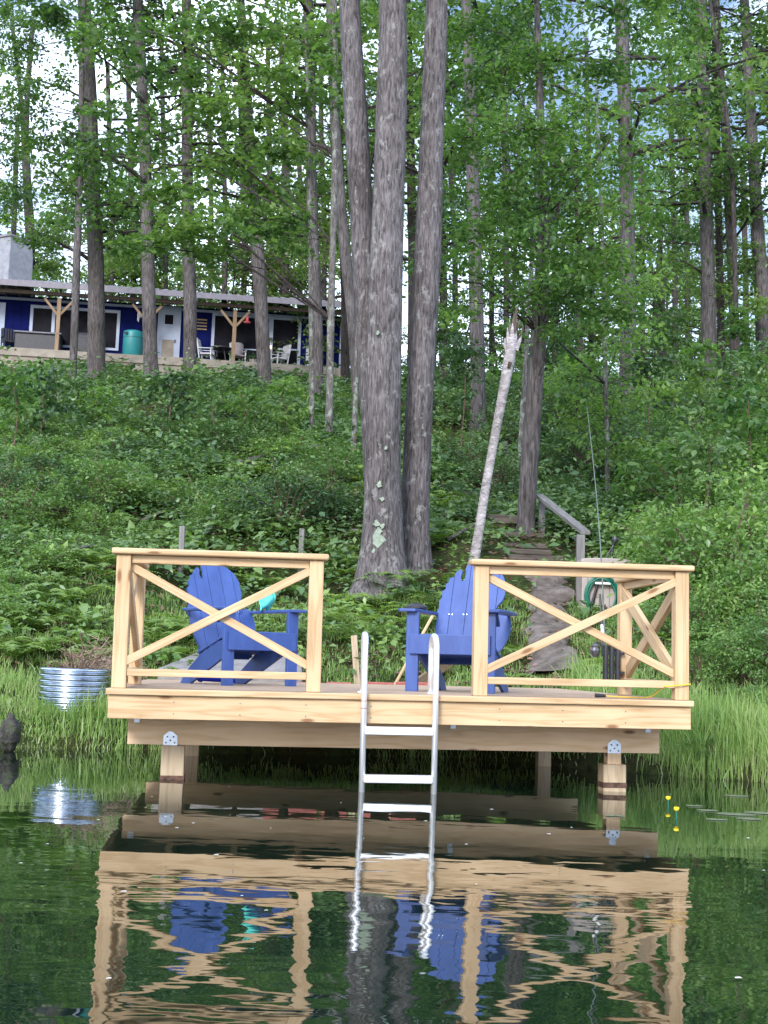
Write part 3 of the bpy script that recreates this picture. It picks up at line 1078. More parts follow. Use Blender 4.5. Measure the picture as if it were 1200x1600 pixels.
MB().tube([rc, rc + Vector((-.04, -.01, .0)), rc + Vector((-.045, -.01, -.04))], .004, 6).build('crank', M['steel'], rl)
for k in (4, 6, 8, 10, 11):
    MB().lathe([(.012, -.002), (.014, 0), (.012, .002)], pts[k] + Vector((-.014, 0, 0)), 8, (0, 0, 1)).build('line_guide', M['steel'], rod)
# cord
c0 = on_deck(946, 1091)
pts = [(du(946, 1090, .35), .35, TOP + .012)]
for px, v, z in ((965, .33, .008), (990, .25, .008), (1012, .15, .012), (1022, .12, .03), (1034, .04, .075), (1042, -.015, .088), (1060, -.02, .095), (1079, -.015, .105)):
    pts.append((du(px, 1088, v), v, TOP + z))
sp = []
for a, b_, c_, d_ in zip([pts[0]] + pts[:-2], pts[:-1], pts[1:], pts[2:] + [pts[-1]]):
    a, b_, c_, d_ = map(Vector, (a, b_, c_, d_))
    for k in range(5):
        s_ = k / 5
        sp.append(.5 * ((2 * b_) + (-a + c_) * s_ + (2 * a - 5 * b_ + 4 * c_ - d_) * s_ * s_ + (-a + 3 * b_ - 3 * c_ + d_) * s_ ** 3))
sp.append(Vector(pts[-1]))
cd = thing('extension_cord', 'yellow cord trailing over the deck corner behind the right railing', 'cord', mat4=DM)
MB().tube(sp, .0045, 7).build('cable', M['cord'], cd, smooth=True)
MB().tube([Vector(pts[0]) + Vector((-.07, .0, .002)), Vector(pts[0])], [.014, .010], 8).build('plug', M['blackpl'], cd)

# ------------------------------------------------------------------ behind the deck: paver edging, walkway, wooden offcuts
back = DM @ Vector((0, DD, 0))
for i, (px, wd) in enumerate(((435, 30), (478, 52), (530, 40), (594, 42), (652, 66))):
    Y = 12.95
    p = P(px, 1066, Y)
    gz = float(hgt(p.x, p.y))
    top_ = P(px, 1066, Y).z
    h_ = max(.08, top_ - gz)
    mb = MB().box(-wd / 2 / 170, wd / 2 / 170, -.06, .06, -h_, 0)
    o = mb.build('paver', M['brick'], bevel=.008)
    o.location = (p.x, p.y, top_)
    o.rotation_euler = (0, .01 * math.sin(i * 3), .04 * math.sin(i * 5))
    tag(o, ['small red paver between the left chair legs and railing post', 'red paver just right of the left railing, behind the deck', 'grey-red paver left of the ladder rail',
            'red paver between the ladder rails', 'long red paver beyond the right chair legs'][i], 'paver', 'red pavers laid along the back edge of the deck')
p = P(420, 1052, 13.6)
mb = MB()
vs = []
mb.add([(-1.0, -.55, .03), (.35, -.55, .03), (.25, .7, .22), (-.75, .7, .22), (-1.0, -.55, -.3), (.35, -.55, -.3), (.25, .7, -.3), (-.75, .7, -.3)],
       [(0, 1, 2, 3), (4, 5, 1, 0), (5, 6, 2, 1), (6, 7, 3, 2), (7, 4, 0, 3)])
o = mb.build('walkway', M['concrete'], bevel=.02)
o.location = onground(p.x, 13.7, .0)
tag(o, None, None, kind='structure')


def pole(name, a, b_, wd, th, mat, label, cat='pole'):
    mb = MB().board(a, b_, wd, th, (0, 0, 1) if abs((Vector(b_) - Vector(a)).normalized().z) < .9 else (1, 0, 0))
    o = mb.build(name, mat, bevel=min(wd, th) * .15)
    single(o, a)
    return tag(o, label, cat)


def gpt(px, py, Y, dz=-.05):
    p = P(px, py, Y)
    return Vector((p.x, p.y, min(p.z, float(hgt(p.x, p.y)) + dz)))


pole('wooden_stake', gpt(561, 1050, 13.6), P(553, 993, 13.6), .06, .03, M['pine_gray'], 'short tan wooden stake leaning in the grass left of the ladder', 'stake')
pole('bamboo_pole', gpt(598, 1066, 13.3), P(676, 962, 13.6), .022, .022, M['pine'], 'thin pale pole slanting up behind the right chair', 'pole')
pole('loose_board', gpt(620, 1064, 13.5, .03), gpt(712, 1012, 14.5, .14), .11, .03, M['porchwood'], 'tan board lying on the bank behind the right chair', 'board')

# two grey posts beyond the left railing
for px, py, l in ((284, 822, 'grey weathered post beyond the left chair back'), (471, 826, 'grey weathered post beyond the right end of the left railing')):
    b_ = ground(px - 2, py + 78)
    tp = P(px + 1, py, b_.y)
    o = MB().board(b_ - Vector((0, 0, .2)), tp, .07, .06, (1, 0, 0)).build('fence_post', M['weathered'], bevel=.008)
    single(o, b_)
    tag(o, l, 'post', 'old posts on the bank')

# grey handrail beside the steps
hp = onground(P(907, 900, 17.2).x, 17.2)
ha, hb = P(842, 774, 20.5), P(911, 836, hp.y)
t_ = thing('handrail', 'weathered grey wooden handrail leading up beside the garden steps', 'handrail', hp)
MB().board(hp - Vector((0, 0, .2)), hb + Vector((-.03, 0, 0)), .10, .09, (1, 0, 0)).build('post', M['weathered'], t_, bevel=.006)
g2 = onground(ha.x + .05, ha.y)
MB().board(g2 - Vector((0, 0, .2)), ha + Vector((.05, 0, -.03)), .09, .09, (1, 0, 0)).build('post', M['weathered'], t_, bevel=.006)
MB().board(ha, hb + Vector((.03, 0, .03)), .05, .12, (0, 0, 1)).build('rail', M['weathered'], t_, bevel=.006)

# hose box with a coil of green hose
hx0, hx1 = P(908, 960, 16.3), P(984, 960, 16.3)
gz = float(hgt((hx0.x + hx1.x) / 2, 16.4))
zt = P(945, 868, 16.3).z
hb_ = thing('hose_box', 'taupe resin garden box standing beyond the right railing', 'garden box', (hx0.x, 16.3, gz))
wd = hx1.x - hx0.x
MB().box(hx0.x, hx0.x + .07, 16.28, 16.75, gz - .1, zt - .06).build('side_panel', M['taupe'], hb_, bevel=.01)
MB().box(hx1.x - .07, hx1.x, 16.28, 16.75, gz - .1, zt - .06).build('side_panel', M['taupe'], hb_, bevel=.01)
mb = MB()
for k in range(5):
    mb.box(hx0.x + .072 + k * (wd - .144) / 5, hx0.x + .069 + (k + 1) * (wd - .144) / 5, 16.285, 16.31, gz - .05, zt - .08)
mb.build('front_panel', M['taupe'], hb_, bevel=.004)
mb = MB()
prof = [(0, 0), (.03, .025), (.3, .036), (.5, .040), (.7, .036), (.97, .025), (1, 0)]
poly = [(hx0.x - .02 + (wd + .04) * a, zt - .07 + z) for a, z in prof] + [(hx1.x + .02, zt - .14), (hx0.x - .02, zt - .14)]
mb.prism(poly, lambda a, b_, d: (a, 16.25 + d, b_), .54)
mb.build('lid', M['taupe'], hb_, bevel=.012)
hc = P(942, 928, 16.2)
hs = thing('garden_hose', 'coil of dark green hose hung on the front of the taupe box', 'hose', (hc.x, 16.3, hc.z))
pts = []
for k in range(170):
    th = k / 170 * 2 * math.pi * 6
    rr = .17 + .022 * math.sin(k * .13) + .012 * (k % 29) / 29
    pts.append(Vector((hc.x + rr * 1.0 * math.sin(th), 16.245 - .03 * math.sin(k * .037) - .012, hc.z + rr * 1.2 * math.cos(th) - .02)))
MB().tube(pts, .011, 6).build('coil', M['hose'], hs, smooth=True)
MB().tube([pts[-1], Vector((hc.x - .13, 16.27, hc.z - .19)), Vector((hc.x - .05, 16.26, hc.z - .24))], [.012, .02, .014], 8).build('nozzle', M['blackpl'], hs)
MB().tube([Vector((hc.x - .15, 16.25, hc.z - .21)), Vector((hc.x - .11, 16.25, hc.z - .23))], .016, 8).build('nozzle_ring', M['orange'], hs)
MB().box(hc.x - .09, hc.x + .09, 16.20, 16.28, hc.z + .11, hc.z + .135).build('hanger', M['cork'], hs, bevel=.003)
cc = P(961, 846, 16.5)
o = thing('black_spigot', 'small black tap head poking up above the taupe box', 'tap', (cc.x, 16.5, zt - .02))
MB().tube([Vector((cc.x - .05, 16.5, zt - .06)), Vector((cc.x - .02, 16.5, cc.z - .04)), Vector((cc.x, 16.5, cc.z))], [.012, .014, .03], 8).build('stalk', M['blackpl'], o)
MB().lathe([(0, -.04), (.035, -.03), (.04, 0), (.03, .035), (0, .04)], (cc.x, 16.5, cc.z + .02), 12).build('head', M['blackpl'], o)
MB().tube([Vector((cc.x - .02, 16.49, cc.z - .05)), Vector((cc.x - .10, 16.47, zt + .012))], .007, 6).build('lever', M['steel'], o)

# ------------------------------------------------------------------ steps on the slope
t_ = thing('garden_steps', 'worn timber steps climbing the slope right of the big tree', 'steps', st0)
nst = 26
for k in range(nst):
    f = k / (nst - 1)
    x, y = st0.x + (st1.x - st0.x) * f, st0.y + (st1.y - st0.y) * f
    zz = float(hgt(x, y)) + .06
    wd = .33 + .04 * math.sin(k * 2.1)
    MB().board((x - wd, y - .02 * math.sin(k), zz), (x + wd, y + .03 * math.sin(k * 1.7), zz + .01 * math.sin(k * 3)), .075, .10, (0, 0, 1)).build('step', M['stepwood'], t_, bevel=.012)

# ------------------------------------------------------------------ galvanised fire ring full of sticks, left bank
fc = P(116, 1060, 12.62)
fz = P(116, 1046, 12.32).z
t_ = thing('fire_ring', 'ribbed galvanised steel ring full of dry sticks on the grassy bank', 'fire ring', (fc.x, 12.62, fz - .31))
prof = []
nr = 9
for k in range(nr * 8 + 1):
    z = fz - .46 + .45 * k / (nr * 8)
    prof.append((0.300 + .017 * math.cos(k / 8 * 2 * math.pi), z))
prof += [(.312, fz), (.300, fz + .008), (.288, fz)]
prof += [(.283, fz - .02), (.280, fz - .30)]
o = MB()
vs = o.lathe(prof, (fc.x, 12.62, 0), 56)
o.build('ring', M['galv'], t_, smooth=True)
MB().lathe([(.278, 0), (.20, .03), (0, .05)], (fc.x, 12.62, fz - .09), 24).build('ash_bed', M['dirt'], t_)
t2 = thing('brush_pile', 'dead brown sticks piled inside the galvanised ring', 'sticks', (fc.x, 12.62, fz - .07))
mb = MB()
for px, py in ((95, 1000), (74, 1022), (107, 990), (125, 985), (136, 1010), (146, 1012), (158, 1005), (170, 1010), (118, 1022), (88, 1030), (66, 1030), (150, 1028), (140, 1022), (112, 1028), (165, 1024)):
    tp = P(px, py, 12.62 + R.uniform(-.2, .2))
    bs = Vector((fc.x + (tp.x - fc.x) * .4 + R.uniform(-.10, .10), 12.62 + R.uniform(-.18, .18), fz - .06))
    md = bs.lerp(tp, .5) + Vector((R.uniform(-.03, .03), 0, R.uniform(-.02, .02)))
    mb.tube([bs, md, tp], [R.uniform(.005, .010), .006, .003], 5)
for k in range(60):
    a = R.uniform(0, 6.28)
    r_ = R.uniform(0, .2)
    bs = Vector((fc.x + r_ * math.cos(a), 12.62 + r_ * math.sin(a), fz - .06 + R.uniform(0, .03)))
    an = R.uniform(0, 6.28)
    mb.tube([bs, bs + Vector((math.cos(an) * .13, math.sin(an) * .13, R.uniform(.02, .13)))], [.004, .002], 4)
mb.build('sticks', M['stem'], t2)
t3 = thing('dry_brush', 'heap of pale dead brush on the bank behind the galvanised ring', 'brush', (fc.x + .1, 13.0, float(hgt(fc.x + .1, 13.0))))
mb = MB()
for k in range(420):
    a, r_ = R.uniform(0, 6.28), math.sqrt(R.random())
    x, y = fc.x + .18 + r_ * .42 * math.cos(a), 13.15 + r_ * .2 * math.sin(a)
    z = float(hgt(x, y)) + R.uniform(.1, .52) * (1 - r_ * .6)
    an, el = R.uniform(0, 6.28), R.uniform(-.2, .9)
    l_ = R.uniform(.06, .2)
    mb.tube([(x, y, z), (x + math.cos(an) * math.cos(el) * l_, y + math.sin(an) * l_ * .5, z + math.sin(el) * l_)], [.003, .0015], 3, cap=False)
M['drybrush'] = noisy('dry_brush_stems', [(.3, (.20, .13, .10)), (.7, (.42, .31, .26))], 9, rough=1)
mb.build('twigs', M['drybrush'], t3)

# dark mossy rock at the water's edge, far left
rk = P(10, 1150, 11.1)
bm = bmesh.new()
bmesh.ops.create_icosphere(bm, subdivisions=4, radius=1)
for v_ in bm.verts:
    c_ = v_.co
    n_ = 1 + .10 * math.sin(c_.x * 5 + 1) * math.cos(c_.y * 4) + .07 * math.sin(c_.z * 9 + c_.x * 6) + .03 * math.sin(c_.x * 21 + c_.z * 17)
    v_.co = Vector((c_.x * .08, c_.y * .11, c_.z * .145)) * n_
me = bpy.data.meshes.new('rock')
bm.to_mesh(me)
bm.free()
me.materials.append(M['rock'])
me.polygons.foreach_set('use_smooth', [True] * len(me.polygons))
o = bpy.data.objects.new('rock', me)
COL.objects.link(o)
o.location = (rk.x, 11.2, P(10, 1140, 11.2).z - .03)
tag(o, 'dark mossy rock at the water edge, cut by the left side', 'rock')

# ------------------------------------------------------------------ the house on the hill
# front wall line runs from HL to HR (world), slightly farther on the right
HLp, HRp = P(0, 548, 58.6), P(536, 574, 60.4)
hu = Vector((HRp.x - HLp.x, HRp.y - HLp.y, 0)).normalized()
hv = Vector((-hu.y, hu.x, 0))
HZ = (HLp.z + HRp.z) / 2 + .0
HM = Matrix(((hu.x, hv.x, 0, HLp.x), (hu.y, hv.y, 0, HLp.y), (0, 0, 1, HZ), (0, 0, 0, 1)))
HMI = HM.inverted()


def hp_(px, py, v=0.0):
    """house frame (u, z) of a photograph pixel on the plane at depth v"""
    p0 = HMI @ Vector((0, 0, CAMH))
    p1 = HMI @ P(px, py, 60)
    d = p1 - p0
    q_ = p0 + d * ((v - p0.y) / d.y)
    return q_.x, q_.z


house = thing('house', 'long low blue house with white framed windows and porch on top of the slope', 'house', mat4=HM)
uE = hp_(536, 520)[0]
zE = 2.62
WD = 1.15     # porch depth: wall stands this far behind the porch edge
uW = hp_(532, 520, WD)[0]
# wall (front) as pieces between openings, plus end walls and a dark room behind the glass
MB().box(-6, uW, WD, WD + .15, -.3, zE).build('wall', M['wall'], house)
MB().box(uW - .15, uW, WD + .152, WD + 8, -.3, zE).build('wall', M['wall'], house)
mb = MB()
k = -6.0
while k < uW:
    mb.box(k, k + .02, WD - .012, WD - .001, 0, zE - .2)
    k += .3
mb.build('siding_batten', M['wall'], house)
MB().box(-6, uW + .05, WD - .03, WD - .002, zE - .20, zE - .09).build('frieze_board', M['trim'], house)
MB().box(uW - .02, uW + .10, WD - .05, WD + .1, 0, zE - .15).build('corner_board', M['trim'], house)
u_, z_ = hp_(2, 500, WD)
MB().box(u_ - .3, u_ + .15, WD - .05, WD - .002, 0, zE - .36).build('corner_board', M['trim'], house)
# roof: low metal roof reaching out over the porch
mb = MB()
ro = [(-7, -.55, zE + .20), (uW + .9, -.55, zE + .20), (uW + .9, 5.2, zE + 1.75), (-7, 5.2, zE + 1.75)]
mb.add(ro + [(x, y, z - .05) for x, y, z in ro], [(0, 1, 2, 3), (7, 6, 5, 4), (0, 4, 5, 1), (1, 5, 6, 2), (2, 6, 7, 3), (3, 7, 4, 0)])
k = -6.9
while k < uW + .85:
    mb.add([(k, -.56, zE + .20), (k + .05, -.56, zE + .20), (k + .05, 5.2, zE + 1.75), (k, 5.2, zE + 1.75), (k, -.56, zE + .25), (k + .05, -.56, zE + .25), (k + .05, 5.2, zE + 1.80), (k, 5.2, zE + 1.80)],
           [(4, 5, 6, 7), (0, 1, 5, 4), (0, 4, 7, 3), (1, 2, 6, 5)])
    k += .41
roof = mb.build('roof', M['roofm'], house)
MB().box(-7, uW + .9, -.62, -.565, zE - .02, zE + .23).build('gutter_board', M['fascia'], roof)
MB().box(-7, uW + .6, -.12, .05, zE - .20, zE - .05).build('porch_beam', M['roofbeam'], house)
mb = MB()
k = -6.8
while k < uW + .7:
    mb.box(k, k + .05, -.56, WD - .03, zE - .05, zE + .10)
    k += .61
mb.build('rafter', M['roofbeam'], house)
MB().box(-7, uW + .2, -.25, WD - .001, -.9, 0).build('porch_floor', M['slab'], house)
MB().box(-7, uE - .3, -.32, -.255, -.32, .02).build('porch_kerb', M['slab'], house)
for px in (91, 229, 367):
    u_ = hp_(px, 500, -.04)[0]
    pst = MB().box(u_ - .08, u_ + .08, -.10, .03, .0, zE - .30).build('porch_post', M['porchwood'], house)
    for s_ in (-1, 1):
        MB().board((u_ + s_ * .06, -.035, zE - 1.0), (u_ + s_ * .62, -.035, zE - .34), .10, .08, (0, 0, 1)).build('knee_brace', M['porchwood'], pst)


def wrect(x0, y0, x1, y1):
    a = hp_(x0, (y0 + y1) / 2, WD)
    b_ = hp_(x1, (y0 + y1) / 2, WD)
    zt_ = hp_((x0 + x1) / 2, y0, WD)[1]
    zb_ = hp_((x0 + x1) / 2, y1, WD)[1]
    return a[0], b_[0], zb_, zt_


def window(x0, y0, x1, y1, mull, fw=.13, sill=None):
    """white frame with dark panes; mull: fractions of inner uprights"""
    a, b_, zb_, zt_ = wrect(x0, y0, x1, y1)
    if sill is not None:
        zb_ = sill
    mb = MB()
    v0, v1 = WD - .07, WD - .004
    mb.box(a, b_, v0, v1, zt_ - fw, zt_)
    mb.box(a, a + fw, v0, v1, zb_, zt_ - fw)
    mb.box(b_ - fw, b_, v0, v1, zb_, zt_ - fw)
    if zb_ > .3:
        mb.box(a + fw, b_ - fw, v0, v1, zb_, zb_ + fw * .8)
    for f, wm in mull:
        c_ = a + (b_ - a) * f
        mb.box(c_ - wm / 2, c_ + wm / 2, v0 + .005, v1, zb_, zt_ - fw)
    f_ = mb.build('window', M['trim'], house)
    MB().box(a + fw * .5, b_ - fw * .5, WD - .02, WD - .001, zb_ + .01, zt_ - .02).build('pane', M['glass'], f_)
    return a, b_, zb_, zt_, f_


window(46, 481, 187, 545, [(.26, .14), (.78, .10)], sill=.45)
a, b_, zb_, zt_, f_ = window(330, 493, 470, 566, [(.66, .20)], sill=.06)
MB().box(a + (b_ - a) * .74, b_ - .16, WD - .05, WD - .03, .95, 1.02).build('cross_bar', M['trim'], f_)
MB().box(a + .16, a + (b_ - a) * .6, WD - .05, WD - .03, .85, .90).build('cross_bar', M['trim'], f_)
# door
a, b_, zb_, zt_ = wrect(246, 479, 282, 556)
zb_ = .03
dr = MB()
dr.box(a, a + .13, WD - .07, WD - .004, zb_, zt_)
dr.box(b_ - .13, b_, WD - .07, WD - .004, zb_, zt_)
dr.box(a + .13, b_ - .13, WD - .07, WD - .004, zt_ - .13, zt_)
dr.box(a + .13, b_ - .13, WD - .045, WD - .004, zb_, zt_ - .13)
dr = dr.build('door', M['trim'], house)
cx = (a + b_) / 2
MB().box(cx - .20, cx + .16, WD - .052, WD - .046, zt_ - .80, zt_ - .38).build('pane', M['glass'], dr)
MB().box(cx - .28, cx + .24, WD - .050, WD - .046, zb_ + .15, zb_ + 1.05).build('lower_pane', M['slab'], dr)
MB().box(b_ - .24, b_ - .19, WD - .09, WD - .046, .95, 1.10).build('handle', M['blackpl'], dr)
# bits on the wall
u_, z_ = hp_(314, 507, WD - .03)
t_ = thing('wall_ornament', 'small stack of gold slats hanging on the blue wall right of the door', 'ornament', mat4=HM @ Matrix.Translation((u_, WD - .03, z_)))
MB().box(-.28, .28, -.012, .01, -.27, .27).build('backing', M['wall'], t_)
mb = MB()
for k in range(4):
    mb.box(-.26, .26, -.02, -.013, -.24 + k * .14, -.18 + k * .14)
mb.build('slat', M['gold'], t_)
# chimney, standing in front of the left end of the roof
u0_, z0_ = hp_(25, 432, 2.0)
tq = HM @ Matrix.Translation((u0_ - .35, 2.3, zE + .2)) @ Matrix.Rotation(math.radians(-38), 4, 'Z')
ch = MB()
s_ = .72
hh = hp_(20, 375, 2.0)[1] - zE - .2
me_ = []
for zz, r_ in ((-.4, 1.0), (hh * .72, .97), (hh, .90)):
    me_ += [(-s_ * r_, -s_ * r_, zz), (s_ * r_, -s_ * r_, zz), (s_ * r_, s_ * r_, zz), (-s_ * r_, s_ * r_, zz)]
ch.add(me_, [(0, 1, 5, 4), (1, 2, 6, 5), (2, 3, 7, 6), (3, 0, 4, 7), (4, 5, 9, 8), (5, 6, 10, 9), (6, 7, 11, 10), (7, 4, 8, 11), (8, 9, 10, 11)])
co = thing('chimney', 'squat pale grey rendered chimney at the left end of the roof', 'chimney', mat4=tq)
ch.build('stack', M['chimney'], co, bevel=.02)
MB().box(-s_ * 1.0, s_ * 1.0, -s_ * 1.0, s_ * 1.0, hh, hh + .10).build('cap', M['fascia'], co, bevel=.02)
MB().lathe([(.14, 0), (.14, .26), (.2, .27), (.2, .33), (0, .36)], (0, 0, hh + .10), 16).build('flue', M['blackpl'], co)

# porch furniture
def hthing(name, label, cat, px, v, z=0.0, rot=0, group=None):
    u_ = hp_(px, 550, v)[0]
    return thing(name, label, cat, mat4=HM @ Matrix.Translation((u_, v, z)) @ Matrix.Rotation(rot, 4, 'Z'), group=group)


t_ = hthing('water_tank', 'tall round teal tank standing on the porch left of the white door', 'tank', 207, .55)
MB().lathe([(.40, 0), (.43, .03), (.43, 1.12), (.41, 1.20), (.30, 1.24), (0, 1.26)], (0, 0, 0), 28).build('body', M['tank'], t_, smooth=True)
MB().lathe([(.436, 0), (.436, .02)], (0, 0, .9), 28).build('band', M['blackpl'], t_)
MB().box(-.36, -.22, -.44, -.36, 1.02, 1.10).build('label_plate', M['blackpl'], t_)


def porch_chair(px, v, rot, label, mat, cush=None):
    t = hthing('porch_chair', label, 'chair', px, v, 0, rot, 'chairs on the porch')
    for sx in (-1, 1):
        MB().board((sx * .28, -.25, .03), (sx * .28, -.22, .62), .05, .04, (1, 0, 0)).build('leg', mat, t)
        MB().board((sx * .28, .25, .03), (sx * .28, .42, 1.05), .05, .04, (1, 0, 0)).build('leg', mat, t)
        MB().board((sx * .28, -.32, .62), (sx * .28, .33, .64), .03, .08, (0, 0, 1)).build('armrest', mat, t)
        MB().tube([(sx * .28, -.45, .06), (sx * .28, -.1, .015), (sx * .28, .3, .02), (sx * .28, .55, .09)], .022, 6).build('rocker', mat, t)
    MB().box(-.26, .26, -.26, .26, .38, .43).build('seat', cush or mat, t)
    mb = MB()
    for k in range(5):
        x = -.22 + k * .11
        mb.board((x, .27, .45), (x, .42, 1.08), .07, .02, (1, 0, 0))
    bk = mb.build('backrest', mat, t)
    if cush:
        MB().board((0, .24, .46), (0, .38, 1.10), .50, .07, (1, 0, 0)).build('cushion', cush, bk, bevel=.02)
    return t


porch_chair(324, .5, math.radians(75), 'white rocking chair at the left of the porch table', M['white'])
porch_chair(372, .5, math.radians(12), 'white chair with mauve cushion behind the middle porch post', M['white'], M['cushion'])
porch_chair(436, .5, math.radians(-60), 'white rocking chair before the right glass door', M['white'])
porch_chair(14, .5, math.radians(20), 'dark chair at the far left end of the porch', M['blackpl'])
t_ = hthing('patio_table', 'small dark table between the white porch chairs', 'table', 345, .55)
MB().lathe([(.0, .70), (.48, .70), (.48, .74), (0, .74)], (0, 0, 0), 20).build('table_top', M['blackpl'], t_)
for k in range(4):
    a = math.pi / 4 + k * math.pi / 2
    MB().tube([(.18 * math.cos(a), .18 * math.sin(a), .70), (.36 * math.cos(a), .36 * math.sin(a), 0)], .025, 6).build('leg', M['blackpl'], t_)
t_ = hthing('hot_tub', 'low black covered tub under the left porch window', 'tub', 60, .55)
MB().box(-.95, .95, -.6, .6, 0, .72).build('cabinet', M['blackpl'], t_, bevel=.05)
MB().box(-1.0, 1.0, -.65, .65, .722, .82).build('cover', M['steel'], t_, bevel=.04)
t_ = hthing('grill', 'black covered grill between the first post and the tank', 'grill', 133, .55)
MB().box(-.5, .5, -.3, .3, .12, .78).build('cabinet', M['blackpl'], t_, bevel=.04)
MB().tube([(-.5, 0, .80), (.5, 0, .80)], .26, 14).build('hood', M['blackpl'], t_)
for sx in (-1, 1):
    MB().box(sx * .42 - .03, sx * .42 + .03, -.2, .2, 0, .118).build('leg', M['blackpl'], t_)
t_ = hthing('float_ring', 'round teal swim float leaning on the black grill', 'float', 130, .35)
MB().lathe([(.0, -.04), (.26, -.05), (.30, 0), (.26, .05), (0, .04)], (.0, 0, .58), 20, (0, -1, .15)).build('disc', M['tank'], t_, smooth=True)
t_ = hthing('potted_plant', 'leafy potted plant beside the cushioned porch chair', 'plant', 396, .4)
MB().lathe([(.12, 0), (.18, .28), (.16, .28), (0, .25)], (0, 0, 0), 16).build('pot', M['taupe'], t_)
g_ = np.random.default_rng(5)
pos, sz, di, up = spray_leaves(g_.normal(0, .14, (12, 3)) + np.array([0, 0, .45]), np.full(12, .16), 10, .12, seed=3)
v_, f_ = leaves(pos, sz, di, up)
npmesh('foliage', v_, f_, 3, M['under'], t_)
t_ = hthing('hummingbird_feeder', 'small red feeder hanging from the porch beam', 'feeder', 384, -.02, zE - .3)
MB().tube([(0, 0, 0), (0, 0, -.25)], .01, 5).build('wire', M['blackpl'], t_)
MB().lathe([(.05, -.25), (.07, -.38), (.05, -.46), (.16, -.48), (.14, -.54), (0, -.55)], (0, 0, 0), 14).build('bottle', M['red'], t_)
t_ = hthing('wind_chime', 'pale wind chime hanging between the tank and the post', 'wind chime', 214, -.02, zE - .3)
MB().tube([(0, 0, 0), (0, 0, -.35)], .008, 5).build('wire', M['blackpl'], t_)
for k in range(4):
    MB().tube([(.05 * math.cos(k * 1.57), .05 * math.sin(k * 1.57), -.35), (.05 * math.cos(k * 1.57), .05 * math.sin(k * 1.57), -.62 - .06 * k)], .015, 6).build('pipe', M['white'], t_)
t_ = hthing('wall_lamp', 'small lit orange lamp glowing behind the right porch window', 'lamp', 421, WD - .10, 1.02)
MB().lathe([(0, -.09), (.07, -.06), (.09, 0), (.07, .06), (0, .09)], (0, 0, 0), 12).build('bulb', M['bulb'], t_)
MB().box(-.03, .03, .02, .06, -.12, .12).build('mount', M['blackpl'], t_)
t_ = hthing('white_cooler', 'small white box standing at the right end of the porch', 'box', 484, .55)
MB().box(-.16, .16, -.2, .2, 0, .95).build('body', M['white'], t_, bevel=.02)
MB().box(-.17, .17, -.21, .21, .952, 1.02).build('lid', M['trim'], t_, bevel=.02)

# ------------------------------------------------------------------ trees
def ext_up(pts, z_to):
    """extend a world poly-line straight up to height z_to"""
    a, b_ = pts[-2], pts[-1]
    d = (b_ - a).normalized()
    k = 0
    while pts[-1].z < z_to and k < 12:
        pts.append(pts[-1] + d * 2.5 + Vector((R.uniform(-.1, .1), R.uniform(-.1, .1), 0)))
        k += 1
    return pts


def smooth_line(pts, wds, step=.5):
    out, ow = [], []
    n = len(pts)
    for i in range(n - 1):
        a, b_, c_, d_ = pts[max(i - 1, 0)], pts[i], pts[i + 1], pts[min(i + 2, n - 1)]
        m_ = max(2, int((c_ - b_).length / step))
        for k in range(m_):
            s = k / m_
            out.append(.5 * ((2 * b_) + (-a + c_) * s + (2 * a - 5 * b_ + 4 * c_ - d_) * s * s + (-a + 3 * b_ - 3 * c_ + d_) * s ** 3))
            ow.append(wds[i] + (wds[i + 1] - wds[i]) * s)
    out.append(pts[-1])
    ow.append(wds[-1])
    return out, ow


def trunk_mesh(mb, pts, wds, n=14, flare=True, seed=0):
    """bark-covered stem with ridges; pts world, wds diameters"""
    pts, wds = smooth_line(pts, wds)
    g = np.random.default_rng(seed)
    ph = g.uniform(0, 6.28, 6)
    k0 = len(mb.v)
    L = 0
    vs, fs = [], []
    for i, p in enumerate(pts):
        if i:
            L += (pts[i] - pts[i - 1]).length
        r0 = wds[i] / 2
        if flare and L < .9:
            fl = 1 + .38 * (1 - L / .9) ** 2.2
        else:
            fl = 1
        for k in range(n):
            th = 2 * math.pi * k / n
            rr = r0 * (fl + (fl - 1) * .6 * math.sin(3 * th + ph[0])) * (1 + .035 * math.sin(2 * th + ph[1] + L * .4) + .025 * math.sin(5 * th + ph[2] + L * .7) + .02 * math.sin(L * 2.3 + ph[3]))
            vs.append((p.x + rr * math.cos(th), p.y + rr * math.sin(th), p.z))
    for i in range(len(pts) - 1):
        for k in range(n):
            k2 = (k + 1) % n
            fs.append((i * n + k, i * n + k2, (i + 1) * n + k2, (i + 1) * n + k))
    fs.append(tuple(range((len(pts) - 1) * n, len(pts) * n)))
    mb.add(vs, fs, [[(0, 0)] * len(f) for f in fs])


CROWN_CACHE = {}


